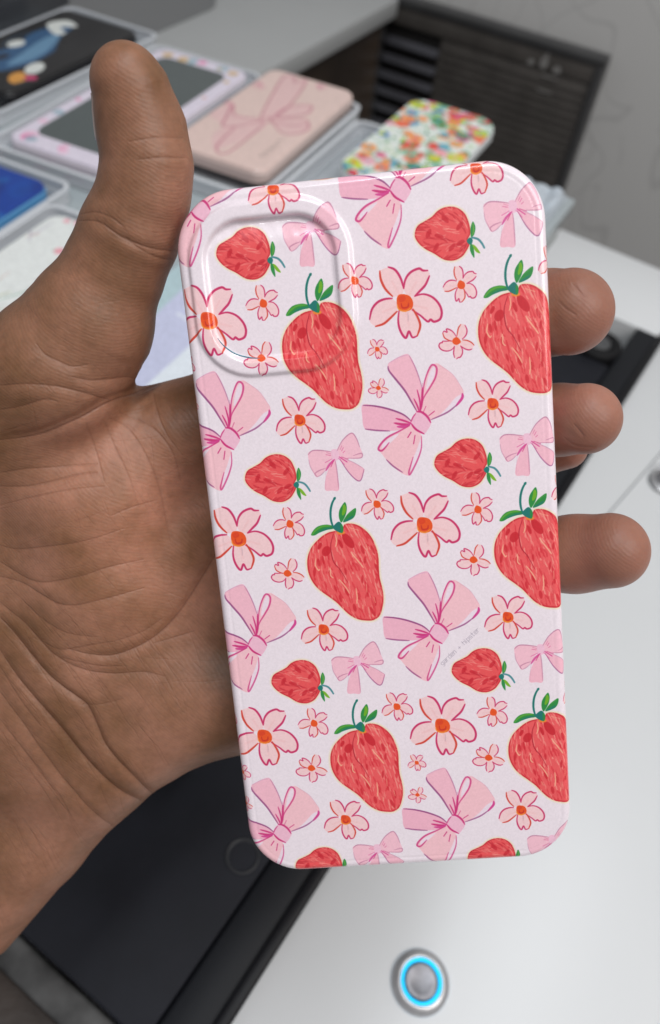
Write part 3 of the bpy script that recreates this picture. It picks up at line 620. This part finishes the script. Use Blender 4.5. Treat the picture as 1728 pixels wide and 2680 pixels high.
def skin_material():
    m = bpy.data.materials.new('brown_skin'); m.use_nodes = True; nt = m.node_tree; b = nt.nodes['Principled BSDF']; N_ = nt.nodes.new; L = nt.links.new
    tc = N_('ShaderNodeTexCoord'); uv = N_('ShaderNodeUVMap'); uv.uv_map = 'UVMap'
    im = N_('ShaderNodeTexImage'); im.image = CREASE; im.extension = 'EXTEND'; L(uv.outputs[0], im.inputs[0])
    n1 = N_('ShaderNodeTexNoise'); n1.inputs['Scale'].default_value = .045; n1.inputs['Detail'].default_value = 3; L(tc.outputs['Object'], n1.inputs['Vector'])
    r1_ = N_('ShaderNodeValToRGB'); e = r1_.color_ramp.elements
    e[0].position = .35; e[0].color = (.180, .084, .039, 1); e[1].position = .68; e[1].color = (.355, .170, .108, 1); L(n1.outputs['Fac'], r1_.inputs[0])
    n2 = N_('ShaderNodeTexNoise'); n2.inputs['Scale'].default_value = .6; n2.inputs['Detail'].default_value = 5; L(tc.outputs['Object'], n2.inputs['Vector'])
    mr = N_('ShaderNodeMapRange'); mr.inputs['From Min'].default_value = .3; mr.inputs['From Max'].default_value = .7; mr.inputs['To Min'].default_value = .9; mr.inputs['To Max'].default_value = 1.1; L(n2.outputs['Fac'], mr.inputs[0])
    sc = N_('ShaderNodeVectorMath'); sc.operation = 'SCALE'; L(r1_.outputs[0], sc.inputs[0]); L(mr.outputs[0], sc.inputs['Scale'])
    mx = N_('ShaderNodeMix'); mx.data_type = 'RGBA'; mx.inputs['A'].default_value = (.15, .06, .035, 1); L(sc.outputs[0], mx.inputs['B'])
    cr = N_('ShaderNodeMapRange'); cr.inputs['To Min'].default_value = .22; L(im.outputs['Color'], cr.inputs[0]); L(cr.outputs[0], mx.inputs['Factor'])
    sx = N_('ShaderNodeSeparateXYZ'); L(tc.outputs['Object'], sx.inputs[0]); fm = N_('ShaderNodeMapRange'); fm.inputs['From Min'].default_value = 34; fm.inputs['From Max'].default_value = 46; fm.inputs['To Max'].default_value = .55; L(sx.outputs['X'], fm.inputs[0])
    m2 = N_('ShaderNodeMix'); m2.data_type = 'RGBA'; m2.inputs['B'].default_value = (.36, .155, .118, 1); L(fm.outputs[0], m2.inputs['Factor']); L(mx.outputs['Result'], m2.inputs['A'])   # fingertips are pinker than the palm
    pv = N_('ShaderNodeVectorMath'); pv.operation = 'DISTANCE'; pv.inputs[1].default_value = tuple(Q(400, 1230, -15)); L(tc.outputs['Object'], pv.inputs[0])
    pm = N_('ShaderNodeMapRange'); pm.interpolation_type = 'SMOOTHSTEP'; pm.inputs['From Min'].default_value = 42; pm.inputs['From Max'].default_value = 8; pm.inputs['To Max'].default_value = .6; L(pv.outputs['Value'], pm.inputs[0])
    m3 = N_('ShaderNodeMix'); m3.data_type = 'RGBA'; m3.blend_type = 'MULTIPLY'; m3.inputs['B'].default_value = (1.65, 1.55, 1.62, 1); m3.clamp_result = False; L(pm.outputs[0], m3.inputs['Factor']); L(m2.outputs['Result'], m3.inputs['A'])   # the palm is paler than thumb and wrist
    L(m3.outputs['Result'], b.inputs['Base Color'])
    b.inputs['Roughness'].default_value = .44; b.inputs['Specular IOR Level'].default_value = .35
    b.inputs['Subsurface Weight'].default_value = .25; b.inputs['Subsurface Radius'].default_value = (1, .35, .18); b.inputs['Subsurface Scale'].default_value = .0016
    # ridges of the skin: fine bands bent by noise
    wv = N_('ShaderNodeTexWave'); wv.bands_direction = 'DIAGONAL'; wv.inputs['Scale'].default_value = .55; wv.inputs['Distortion'].default_value = 9; wv.inputs['Detail'].default_value = 2; wv.inputs['Detail Scale'].default_value = .25
    L(tc.outputs['Object'], wv.inputs['Vector'])
    vo = N_('ShaderNodeTexVoronoi'); vo.inputs['Scale'].default_value = 1.1; L(tc.outputs['Object'], vo.inputs['Vector'])
    b1 = N_('ShaderNodeBump'); b1.inputs['Strength'].default_value = .35; b1.inputs['Distance'].default_value = .000045; L(wv.outputs['Color'], b1.inputs['Height'])
    b2 = N_('ShaderNodeBump'); b2.inputs['Strength'].default_value = .5; b2.inputs['Distance'].default_value = .00006; L(vo.outputs['Distance'], b2.inputs['Height']); L(b1.outputs[0], b2.inputs['Normal'])
    b3 = N_('ShaderNodeBump'); b3.inputs['Strength'].default_value = .55; b3.inputs['Distance'].default_value = .0003; L(im.outputs['Color'], b3.inputs['Height']); L(b2.outputs[0], b3.inputs['Normal'])
    L(b3.outputs[0], b.inputs['Normal'])
    return m
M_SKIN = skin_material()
hroot = empty('hand', mw=HELD)
tag(hroot, 'bare brown left hand and wrist with raised thumb, fingers wrapped behind the strawberry case', 'hand')
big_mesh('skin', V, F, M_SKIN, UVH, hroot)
# thumb nail, seen edge-on at the left of the thumb tip
a_, b_ = THUMB[0][0], THUMB[2][0]; ax = nrm(b_ - a_); out_d = nrm(np.array([-1.0, 0.1, -.55]) - ax * (np.array([-1.0, 0.1, -.55]) @ ax)); sd = np.cross(ax, out_d)
vs = []; fs = []; nu, nv = 14, 13
for i in range(nu):
    for j in range(nv):
        u = .10 + .95 * i / (nu - 1); ang = math.radians(-56 + 112 * j / (nv - 1)); base = a_ + (b_ - a_) * u; dr = out_d * math.cos(ang) + sd * math.sin(ang)
        lo_, hi_ = 0.0, 16.0
        for _ in range(24):
            mid = (lo_ + hi_) / 2
            if hand(np.array([base + dr * mid]))[0] < 0: lo_ = mid
            else: hi_ = mid
        edge = min(j, nv - 1 - j) / 2.0
        vs.append(base + dr * (lo_ + (.32 if edge >= 1 else -.1 + .4 * edge) - (.5 if i == nu - 1 else 0)))
for i in range(nu - 1):
    for j in range(nv - 1): k = i * nv + j; fs.append((k, k + 1, k + nv + 1, k + nv))
nl = mesh_obj('thumbnail', vs, fs, mat('nail', (.50, .30, .23), .28), hroot, True)

# ------------------------------------------------------------------ white flatbed machine (top at z = 0)
WHITE = mat('white_powder_coat', (.66, .675, .685), .32, noise=.02, nscale=6, bump=.15, bscale=900, dist=.0002)
BLACKM = mat('black_rail', (.007, .008, .011), .5, spec=.22, bump=.1, bscale=400)
PLATE = mat('dark_bed', (.011, .012, .017), .6, spec=.18, noise=.25, nscale=30, bump=.25, bscale=700, dist=.0003)
STEEL = mat('grimy_steel', (.050, .050, .050), .65, metal=.1, noise=.9, nscale=60, bump=.3, bscale=120)
GREYM = mat('grey_metal', (.33, .34, .35), .45, metal=.3, noise=.15, nscale=40)
BRUSH = mat('brushed_button', (.52, .52, .53), .36, metal=.75, noise=.12, nscale=220)
CAPM = mat('button_cap', (.20, .20, .215), .42, metal=.9, noise=.35, nscale=160)
mach = empty('flatbed_machine', (0, 0, 0), math.radians(-3.5))
tag(mach, 'white flatbed machine with a black rail and dark bed, beneath the hand', 'machine')
box('front_deck', -.10, .70, -.50, .0235, -.08, 0, WHITE, mach, .0015)
box('far_deck', .589, .690, .0255, .158, -.08, .001, WHITE, mach, .0015)
box('rail', -.10, .587, .0245, .0445, -.07, .0025, BLACKM, mach, .002)
box('rail_lip', -.10, .587, .0205, .0265, -.01, .0045, mat('rail_edge', (.005, .005, .007), .4, spec=.2), mach, .0012)
box('bed_plate', -.0065, .522, .0450, .156, -.03, .0012, PLATE, mach, .0012, 3)
box('bed_floor', -.10, .5885, .046, .156, -.08, -.032, GREYM, mach)
box('end_rail', -.0205, -.0075, .046, .156, -.05, -.003, STEEL, mach, .0015)
box('dark_gap', -.10, -.021, .046, .156, -.06, -.022, mat('brown_grime', (.035, .025, .02), .5, noise=.5, nscale=60, bump=.5, bscale=200), mach, .001)
box('cross_bar', .560, .566, .046, .150, -.03, -.014, mat('pale_bar', (.6, .6, .6), .3, metal=.5), mach, .001)
lathe('bed_screw', [(.0001, -.0022), (.0042, -.0022), (.0052, -.0008), (.0066, .0004), (.0073, .0012), (.0080, .0004), (.0080, -.003)][::-1], mat('screw_black', (.02, .021, .025), .4), mach, (.071, .0560, .0012))
lathe('pivot_knob', [(.0190, -.03), (.0190, .001), (.0175, .0035), (.0105, .004), (.0098, .002), (.0001, .002)], mat('knob_rubber', (.006, .006, .007), .6, spec=.2), mach, (.541, .062, .002))
lathe('pivot_cap', [(.0092, .001), (.0090, .0036), (.0055, .0040), (.0045, .0032), (.0030, .0032), (.0001, .0038)], mat('knob_cap', (.07, .072, .075), .6), mach, (.541, .062, .002))
def strip(name, p, q, wd, z, t, m, parent):
    p, q = Vector(p), Vector(q); d = (q - p).normalized(); n = Vector((-d.y, d.x)) * wd / 2
    c = [p + n, p - n, q - n, q + n]; vs = [(a.x, a.y, z) for a in c] + [(a.x, a.y, z + t) for a in c]
    return mesh_obj(name, vs, [(0, 1, 2, 3)[::-1], (4, 5, 6, 7), (0, 1, 5, 4), (1, 2, 6, 5), (2, 3, 7, 6), (3, 0, 4, 7)], m, parent)
GREYL = mat('seam_grey', (.25, .26, .27), .6)
strip('panel_seam', (.15, .0215), (.69, -.051), .0011, -.0004, .0007, GREYL, mach)
for k in range(2): strip('printed_mark', (.436 + .005 * k, -.0185 - .001 * k), (.441 + .005 * k, -.0245 - .001 * k), .0022, .0001, .0002, mat('mark_grey', (.45, .46, .47), .6), mach)
def machine_local(x, y):
    p = P(x, y); a = math.radians(3.5); return (p[0] * math.cos(a) - p[1] * math.sin(a), p[0] * math.sin(a) + p[1] * math.cos(a))
def push_button(label, x, y, glow):
    p = P(x, y); o = empty('push_button', (p[0], p[1], .0003), .4); tag(o, label, 'button')
    o.scale = (1.12, 1.12, 1.12)
    lathe('bezel', [(.0111, 0), (.0111, .0008), (.0104, .0018), (.0086, .0029), (.0078, .0029), (.0077, .0016)], BRUSH, o, n=64)
    if glow: lathe('light_ring', [(.0078, .0012), (.0078, .0030), (.0067, .0030), (.0065, .0012)], mat('cyan_led', (.0, .4, .6), .4, emit=(.0, .52, 1.0), es=1.0), o, n=64)
    lathe('cap', [(.0065 if glow else .0077, .0010), (.0064 if glow else .0076, .0027), (.0055, .0030), (.0040, .0027), (.0020, .0025), (.0001, .0024)], CAPM, o, n=64)
push_button('round steel push button with a glowing blue light ring on the white deck', 980, 2291, True)
push_button('unlit steel button at the right edge of the photo, beside the deck seam', 1553, 1128, False)

# ------------------------------------------------------------------ glass-topped counter and what lies on it
ZT = .088
GLASSY = mat('counter_glass', (.36, .41, .43), .12, noise=.06, nscale=14, coat=.3)
cnt = empty('display_counter', (.35, .42, -.75)); tag(cnt, 'glass-topped display counter with phone cases laid out behind the hand', 'counter')
def cbox(name, x0, x1, y0, y1, z0, z1, m, bev=0):
    o = box(name, x0 - .35, x1 - .35, y0 - .42, y1 - .42, z0 + .75, z1 + .75, m, cnt, bev); return o
cbox('glass_top', .10, .582, .092, .80, ZT - .012, ZT, GLASSY, .002)
cbox('glass_edge_trim', .104, .578, .096, .796, ZT - .034, ZT - .0125, mat('green_glass_edge', (.16, .19, .16), .2), .001)
cbox('cabinet_body', .14, .55, .175, .78, -.75, ZT - .035, mat('counter_body', (.10, .10, .11), .5), .003)

CLEAR = mat('clear_plastic', (.66, .70, .74), .14, coat=.5, alpha=.45)
RIB = mat('clear_plastic_rib', (.74, .77, .81), .12, coat=.6, alpha=.75)
def tray(label, cx, cy, lx, ly, rz, h=.009, grp='clear plastic trays on the counter'):
    o = empty('tray', (cx, cy, ZT + .0006), math.radians(rz)); tag(o, label, 'tray', grp)
    def ring(name, hx, hy, r, wd, z0, z1, m):
        A, B = rr_outline(hx, hy, r, 6), rr_outline(hx - wd, hy - wd, max(r - wd, .001), 6); n = len(A); vs = []
        for L_, z in ((A, z0), (A, z1), (B, z1), (B, z0)): vs += [(x, y, z) for x, y in L_]
        fs = [(i * n + k, i * n + (k + 1) % n, ((i + 1) % 4) * n + (k + 1) % n, ((i + 1) % 4) * n + k) for i in range(4) for k in range(n)]
        return mesh_obj(name, vs, fs, m, o)
    box('base', -lx / 2 + .002, lx / 2 - .002, -ly / 2 + .002, ly / 2 - .002, 0, .001, CLEAR, o)
    ring('wall', lx / 2, ly / 2, .008, .0016, 0, h, RIB); ring('rim', lx / 2 + .0012, ly / 2 + .0012, .010, .0032, h + .0002, h + .0018, RIB)
    ring('inner_rib', lx / 2 - .006, ly / 2 - .006, .005, .0016, .0012, h * .7, CLEAR)
    return o
tray('clear tray under the black case with blue and white painted blots', .480, .541, .205, .100, 3)
tray('clear tray round the dark mirror-backed case', .462, .420, .222, .104, 6)
def d_insert(cv, r):
    cv.fill([(-104, -44), (60, -44), (60, -34), (-92, -34), (-92, 40), (-104, 40)], C(112, 118, 124), soft=8, smooth=False)
    for k in range(26): x, y = (r.uniform(-106, 100), -47 + r.normal(0, 1)) if k % 3 else (-107 + r.normal(0, 1), r.uniform(-40, 46)); cv.dot(x, y, r.uniform(1.5, 4), C(*[(222, 110, 160), (230, 170, 200), (190, 160, 90)][k % 3]), .8, 4)
TRAY_M = [o for o in COL.objects if o.name.startswith('tray')][-1]
tray('clear tray under the pink bow case', .492, .325, .180, .094, 5)
tray('clear tray left empty between the pink and the multicoloured floral case', .470, .222, .190, .094, 4)
tray('clear tray under the deep blue case', .240, .412, .196, .092, 5)
tray('clear tray under the white sprigged case at the left edge', .225, .318, .190, .088, 5)
def print_img(name, draw, lx, ly, res=5, base=(255, 255, 255), nz=.04, seed=2):
    cv = Canvas(-lx / 2, lx / 2, -ly / 2, ly / 2, res); cv.a[...] = np.array([*C(*base), 1], np.float32); draw(cv, np.random.default_rng(seed))
    n = smooth_noise(cv.h, cv.w, 5, seed) - .5; return make_image(name, cv.a[..., :3] * (1 + nz * 2 * n[..., None]))
def d_black(cv, r):
    B1, B2, W_ = C(40, 84, 124), C(98, 140, 172), C(214, 218, 214)
    cv.fill([(-62, 4), (-40, 22), (-10, 18), (20, 26), (44, 20), (52, 8), (30, 2), (6, -10), (-24, -16), (-52, -10)], B1, soft=5)
    cv.fill([(-44, -4), (-14, 4), (16, 10), (34, 8), (14, -4), (-18, -12)], B2, soft=5); cv.fill([(30, 10), (44, 30), (62, 22), (56, 6), (46, 16), (38, 4)], W_, soft=4)
    cv.dot(-6, 20, 9, W_, ry=6, soft=4); cv.dot(-34, 10, 8, C(16, 26, 46), ry=4, soft=4); cv.stroke([(-20, 24), (0, 30), (20, 28)], 3, C(30, 60, 80), .9)
    cv.dot(-34, -24, 12, W_, ry=7, soft=4, ang=.3); cv.dot(-56, -26, 11, C(214, 150, 66), ry=7, soft=5, ang=.5); cv.dot(-50, -34, 5, C(200, 60, 110), soft=4)
    cv.dot(-70, 0, 10, C(190, 190, 200), ry=7, soft=4); cv.dot(-76, -8, 8, C(110, 160, 130), ry=6, soft=4); cv.stroke([(-30, -14), (0, -12), (10, -6)], 5, B1, .8, soft=4)
    cv.stroke([(-74, -30), (-60, -34), (-50, -38)], 2, C(60, 62, 64), .8)
def d_mirror(cv, r):
    cv.fill([(x * .98, y * .78) for x, y in rr_outline(88, 42, 12, 5)], C(82, 90, 90), soft=3, smooth=False)
    for k in range(46):
        a = r.uniform(0, 2 * math.pi); x, y = 92 * math.copysign(min(1, abs(math.cos(a)) * 1.3), math.cos(a)), 37.5 * math.copysign(min(1, abs(math.sin(a)) * 1.3), math.sin(a))
        x += r.normal(0, 2.5); y += r.normal(0, 1.5)
        if (abs(x) > 88 or abs(y) > 34) and r.random() < .6: cv.dot(x, y, r.uniform(1.5, 6), C(*[(232, 130, 176), (238, 190, 214), (206, 170, 110), (150, 178, 190)][k % 4]), .8, 4)
def d_pink(cv, r):
    f0, s0 = cv.fill, cv.stroke; sc = lambda L_: [(x * 1.12 + 2, y * 1.12) for x, y in L_]
    cv.fill = lambda L_, *a, **k: f0(sc(L_), *a, **k); cv.stroke = lambda L_, *a, **k: s0(sc(L_), *a, **k)
    LN = C(188, 112, 130); FL = C(226, 178, 184)
    cv.fill([(-8, 2), (20, 10), (62, 20), (66, 12), (58, 9), (66, 4), (20, -4), (-6, -4)], FL, .45, 4)
    cv.fill([(-10, 2), (-14, 20), (-2, 28), (-24, 34), (-34, 18), (-50, 16), (-64, 4), (-30, -6), (-12, -4)], FL, .45, 4); cv.fill([(-8, -6), (-18, -24), (-4, -32), (8, -22), (-2, -8)], FL, .45, 4); cv.fill([(-4, -4), (16, -22), (30, -16), (18, -4)], FL, .45, 4)
    for L_ in ([(-8, 3), (20, 11), (62, 21), (66, 14), (58, 10), (66, 4), (22, -5), (-4, -5)], [(-10, 2), (-16, 18), (-2, 28), (-22, 22), (-34, 18), (-30, 10), (-12, 0)], [(-30, 10), (-62, 6), (-64, -4), (-14, -4)], [(-8, -6), (-20, -22), (-6, -32), (8, -24), (-2, -8)], [(-8, -8), (-6, -20), (2, -28)], [(-4, -4), (14, -20), (30, -18), (20, -6), (0, -4)], [(-12, 2), (-4, -2), (-10, -6), (-14, 0)]):
        cv.stroke(L_, 1.5, LN, .95, soft=2, taper=.3)
    for x, y in ((62, -12), (-2, 33), (36, 30)):
        for k in range(7): cv.dot(x + r.normal(0, 3), y + r.normal(0, 3), r.uniform(1.5, 3), C(212, 150, 162), .45, 4)
        cv.stroke([(x - 5, y), (x, y + 3), (x + 5, y - 1)], .9, LN, .8)
    for x in (-52, -46, -40, -33, -58): cv.stroke([(x, -26 + r.uniform(-2, 2)), (x + 3, -23), (x + 4, -27)], 1.1, C(120, 104, 100), .75)
def d_floral(cv, r):
    P_ = [(236, 120, 84), (240, 156, 84), (214, 84, 140), (222, 60, 50), (240, 176, 190), (60, 120, 190), (200, 214, 40), (30, 130, 104), (130, 190, 160), (60, 140, 80), (232, 96, 60), (96, 170, 190)]
    for k in range(420): x, y = r.uniform(-80, 80), r.uniform(-42, 42); a = r.uniform(0, 3.1); cv.dot(x, y, r.uniform(1.2, 2.8), C(*[(70, 140, 90), (120, 180, 140), (150, 190, 90), (40, 120, 90)][k % 4]), .8, 2, r.uniform(.6, 1.2), a)
    for k in range(170):
        x, y = r.uniform(-80, 80), r.uniform(-42, 42); q = P_[r.integers(len(P_))]; R_ = r.uniform(2.4, 6.4)
        for j in range(5): a = j * 1.257 + k; cv.dot(x + math.cos(a) * R_ * .5, y + math.sin(a) * R_ * .5, R_ * .62, C(*q), .9, 2)
        cv.dot(x, y, R_ * .35, C(*P_[(k * 5) % 12]), .9, 2)
def d_blue(cv, r):
    for k in range(30): cv.dot(r.uniform(-80, 80), r.uniform(-40, 40), r.uniform(6, 18), C(*[(20, 80, 165), (14, 44, 120), (34, 120, 180)][k % 3]), .5, 14, r.uniform(4, 9), r.uniform(-.4, .4))
def d_white(cv, r):
    for k in range(46):
        x, y = r.uniform(-78, 78), r.uniform(-38, 38); cv.stroke([(x, y), (x + r.normal(0, 7), y + r.normal(0, 5)), (x + r.normal(0, 12), y + r.normal(0, 8))], 1.1, C(*[(110, 160, 130), (190, 200, 170), (170, 160, 180), (206, 170, 160)][k % 4]), .6, 3)
        if k % 3 == 0: cv.dot(x, y, r.uniform(2, 4), C(*[(238, 150, 165), (240, 200, 190)][k % 2]), .8, 4)
def d_card(cv, r):
    cv.fill([(-100, -30), (100, -30), (100, -7), (-100, -2)], C(224, 232, 240), soft=4, smooth=False); cv.fill([(-100, 24), (100, 30), (100, 45), (-100, 45)], C(176, 200, 206), soft=8, smooth=False)
    for L_ in ([(6, 2), (10, 20)], [(16, 2), (20, 20)], [(8, 11), (18, 11)], [(26, 2), (30, 20)], [(30, 20), (40, 19)], [(27, 11), (36, 10)]): cv.stroke([(x * .8 + 12, y * .7 + 3) for x, y in L_], 2.2, C(226, 232, 242), .8, taper=0, smooth=False)
    for k in range(14): x = r.uniform(-80, 40); cv.stroke([(x, -36), (x + 8, -40), (x + 14, -34), (x + 6, -30)], .8, C(120, 132, 170), .5, 2)
def flat_case(label, cx, cy, lx, ly, rz, z, drw, base, rim, res=4, rough=.28, seed=2, cat='phone case', cr=.011):
    o = empty('phone_case', (cx, cy, z), math.radians(rz)); tag(o, label, cat, 'phone cases on the counter')
    im = print_img('print', drw, lx * 1000, ly * 1000, res, base, seed=seed)
    slab('shell', lx / 2, ly / 2, cr, .0075, mat('case_rim', rim, .25, coat=.3), o, .0015)
    slab('printed_back', lx / 2 - .0007, ly / 2 - .0007, cr - .0005, .0022, img_mat('case_print', im, rough, coat=.25), o, .0016, z0=.0072)
    return o
slab('printed_insert', .109, .050, .008, .0018, img_mat('insert_print', print_img('print', d_insert, 218, 100, 4, (196, 202, 206)), .3, coat=.3), TRAY_M, .0006, z0=.0012)
Zc = ZT + .0040
flat_case('black phone case painted with blue, white and orange blots, top left', .484, .540, .166, .083, 3.5, Zc + .002, d_black, (12, 11, 14), (.012, .012, .014), seed=4)
flat_case('pale pink-edged case with a dark mirror-like back, behind the thumb', .464, .420, .205, .088, 6, Zc, d_mirror, (222, 214, 228), (.7, .66, .72), seed=5)
flat_case('blush phone case printed with a large pink ribbon bow', .502, .324, .163, .079, 5.5, Zc + .006, d_pink, (222, 196, 188), (.66, .52, .48), seed=6)
flat_case('white phone case crowded with small multicoloured flowers', .545, .212, .152, .076, 3, Zc + .005, d_floral, (226, 232, 226), (.75, .78, .78), seed=7, res=6, cr=.018)
flat_case('deep blue phone case at the left edge, below the mirror-backed one', .250, .411, .158, .070, 5, Zc, d_blue, (18, 62, 150), (.10, .32, .60), seed=8)
flat_case('white phone case with faint green and pink sprigs, left of the hand', .232, .312, .160, .078, 5, Zc, d_white, (226, 230, 228), (.75, .77, .77), seed=9)
# pale printed card seen between thumb and held case
pc = empty('printed_card', (.262, .222, ZT + .001), math.radians(4)); tag(pc, 'pale lavender-blue printed card seen in the gap between thumb and held case', 'card')
slab('card', .100, .045, .006, .003, img_mat('card_print', print_img('print', d_card, 200, 90, 4, (196, 200, 226)), .3, coat=.4), pc, .0008)
# crumpled clear sleeve on the counter corner
cl_v = []; cl_f = []; nx, ny = 36, 30
rs = np.random.default_rng(4); ph = rs.uniform(0, 6.28, 8); fr = rs.uniform(60, 260, 8); an = rs.normal(.2, .5, 8)
for i in range(nx + 1):
    for j in range(ny + 1):
        x = .395 + .183 * i / nx; y = .098 + .068 * j / ny; hh = sum(abs(math.sin((x * math.sin(a) + y * math.cos(a)) * f + p)) for a, f, p in zip(an, fr, ph)) / 8
        e = min(i, nx - i, j, ny - j); cl_v.append((x, y, ZT + .0008 + (.009 * hh if e > 0 else 0)))
for i in range(nx):
    for j in range(ny): k = i * (ny + 1) + j; cl_f.append((k, k + ny + 1, k + ny + 2, k + 1))
sl = mesh_obj('plastic_sleeve', cl_v, cl_f, mat('crumpled_clear', (.48, .54, .60), .12, coat=.5), None); tag(sl, 'crumpled clear plastic sleeve lying on the counter corner beside the wall', 'sleeve')
# smoked pack behind the black case
dk = empty('smoked_pack', (.50, .665, ZT + .001), math.radians(4)); tag(dk, 'dark smoked plastic pack behind the black case, top left corner', 'pack')
slab('tub', .11, .05, .012, .030, mat('smoked_plastic', (.045, .048, .055), .22, coat=.4), dk, .004); slab('lid', .105, .046, .010, .003, mat('smoked_lid', (.09, .095, .105), .3), dk, .001, z0=.0302)

# ------------------------------------------------------------------ room behind
floor = box('floor', -2, 3, -3, 3, -.80, -.75, mat('floor_tile', (.22, .21, .20), .5, noise=.1, nscale=3)); tag(floor, kind='structure')
def wall_mat():
    m = mat('swirl_wallpaper', (.20, .205, .21), .6); nt = m.node_tree; b = nt.nodes['Principled BSDF']; N_ = nt.nodes.new; L = nt.links.new
    tc = N_('ShaderNodeTexCoord'); out = None
    for scv, wd in ((5.0, .012), (9.0, .016)):
        n = N_('ShaderNodeTexNoise'); n.inputs['Scale'].default_value = scv; n.inputs['Detail'].default_value = 0; n.inputs['Distortion'].default_value = .9; L(tc.outputs['Object'], n.inputs['Vector'])
        s1 = N_('ShaderNodeMath'); s1.operation = 'SUBTRACT'; s1.inputs[1].default_value = .5; L(n.outputs['Fac'], s1.inputs[0])
        s2 = N_('ShaderNodeMath'); s2.operation = 'ABSOLUTE'; L(s1.outputs[0], s2.inputs[0])
        s3 = N_('ShaderNodeMapRange'); s3.inputs['From Max'].default_value = wd; L(s2.outputs[0], s3.inputs[0])
        if out is None: out = s3
        else:
            mm_ = N_('ShaderNodeMath'); mm_.operation = 'MINIMUM'; L(out.outputs[0], mm_.inputs[0]); L(s3.outputs[0], mm_.inputs[1]); out = mm_
    mx = N_('ShaderNodeMix'); mx.data_type = 'RGBA'; mx.inputs['A'].default_value = (.50, .495, .485, 1); mx.inputs['B'].default_value = (.60, .595, .58, 1); L(out.outputs[0], mx.inputs['Factor'])
    L(mx.outputs['Result'], b.inputs['Base Color']); return m
wl = box('wall', 1.20, 1.25, -2, 2.2, -.75, 1.6, wall_mat()); tag(wl, 'grey wall papered with thin swirling lines, behind the counter', 'wall', kind='structure')
# dark louvred cabinet against the wall
HK = mat('heater_frame', (.045, .045, .046), .45, noise=.2, nscale=20); HP = mat('heater_panel', (.075, .068, .062), .5, noise=.25, nscale=25, bump=.3, bscale=60, dist=.002); HS = mat('heater_slat', (.065, .065, .075), .35, metal=.3)
ht = empty('louvred_cabinet', (1.16, .375, -.75)); tag(ht, 'dark cabinet with a louvred grille standing against the grey wall', 'cabinet')
def hb(name, x0, x1, y0, y1, z0, z1, m, bev=.001): return box(name, x0 - 1.16, x1 - 1.16, y0 - .375, y1 - .375, z0 + .75, z1 + .75, m, ht, bev)
hb('housing', 1.170, 1.199, .212, .562, -.75, -.012, mat('heater_inside', (.012, .011, .011), .6))
hb('top_bar', 1.160, 1.185, .210, .568, -.012, -.001, HK); hb('side_post', 1.160, 1.185, .210, .2205, -.75, -.0125, HK); hb('side_post', 1.158, 1.185, .548, .570, -.75, -.0125, HK)
hb('mesh_panel', 1.164, 1.169, .221, .452, -.74, -.036, HP); hb('header', 1.162, 1.1695, .221, .547, -.0355, -.0125, HP)
for k in range(17):
    z = -.062 - .0245 * k; vs = [(-.001, .078, z + .75), (-.001, .172, z + .75), (.006, .172, z + .7585), (.006, .078, z + .7585), (.0, .078, z + .747), (.0, .172, z + .747), (.007, .172, z + .7555), (.007, .078, z + .7555)]
    mesh_obj('slat', vs, [(0, 1, 2, 3), (7, 6, 5, 4), (0, 4, 5, 1), (3, 2, 6, 7), (0, 3, 7, 4), (1, 5, 6, 2)], HS, ht)
for k in range(26):
    z = -.052 - .0115 * k; hb('groove_bead', 1.1625, 1.1638, .222, .446, z, z + .004, HP, 0)
EM = mat('pale_emblem', (.24, .235, .225), .6)
def emblem(pts): 
    n = len(pts); vs = [(1.1612 - 1.16, y - .375, z + .75) for y, z in pts] + [(1.1620 - 1.16, y - .375, z + .75) for y, z in pts]
    return mesh_obj('emblem_mark', vs, [tuple(range(n)), tuple(range(2 * n - 1, n - 1, -1))] + [(k, (k + 1) % n, n + (k + 1) % n, n + k) for k in range(n)], EM, ht)
for c_y, c_z, w_, h_ in ((.3115, -.0300, .0085, .0075), (.272, -.030, .0105, .0085)): emblem([(c_y + w_ / 2, c_z - h_ / 2), (c_y + w_ / 2, c_z + h_ / 3), (c_y, c_z + h_ / 2), (c_y - w_ / 2, c_z + h_ / 3), (c_y - w_ / 2, c_z - h_ / 2)])
emblem([(.296, -.0335), (.2985, -.026), (.294, -.018), (.290, -.0115), (.2885, -.020), (.2865, -.028), (.2905, -.0345)])
for z0, a0, a1 in ((-.0425, .291, .268), (-.0620, .292, .270)): emblem([(a0, z0), (a0, z0 + .0017), (a1, z0 + .0017), (a1, z0)])
# grey-topped desk with brown side
dsk = empty('desk', (.9, .9, -.75)); tag(dsk, 'light grey desk with a dark brown side, top of the photo', 'desk')
def db(name, x0, x1, y0, y1, z0, z1, m, bev=.002): return box(name, x0 - .9, x1 - .9, y0 - .9, y1 - .9, z0 + .75, z1 + .75, m, dsk, bev)
db('desk_top', .60, 1.155, .525, 1.4, -.025, 0, mat('grey_laminate', (.40, .41, .41), .5, noise=.04, nscale=4))
db('side_panel', .62, 1.150, .545, 1.4, -.75, -.0255, mat('dark_brown_wood', (.05, .035, .024), .5, noise=.6, nscale=7), .001)
bn = empty('grey_bin', (.80, .80, .0005)); tag(bn, 'smooth grey plastic bin on the desk, behind the black case', 'bin')
slab('bin_body', .16, .115, .05, .20, mat('grey_bin_plastic', (.22, .225, .23), .45), bn, .02)
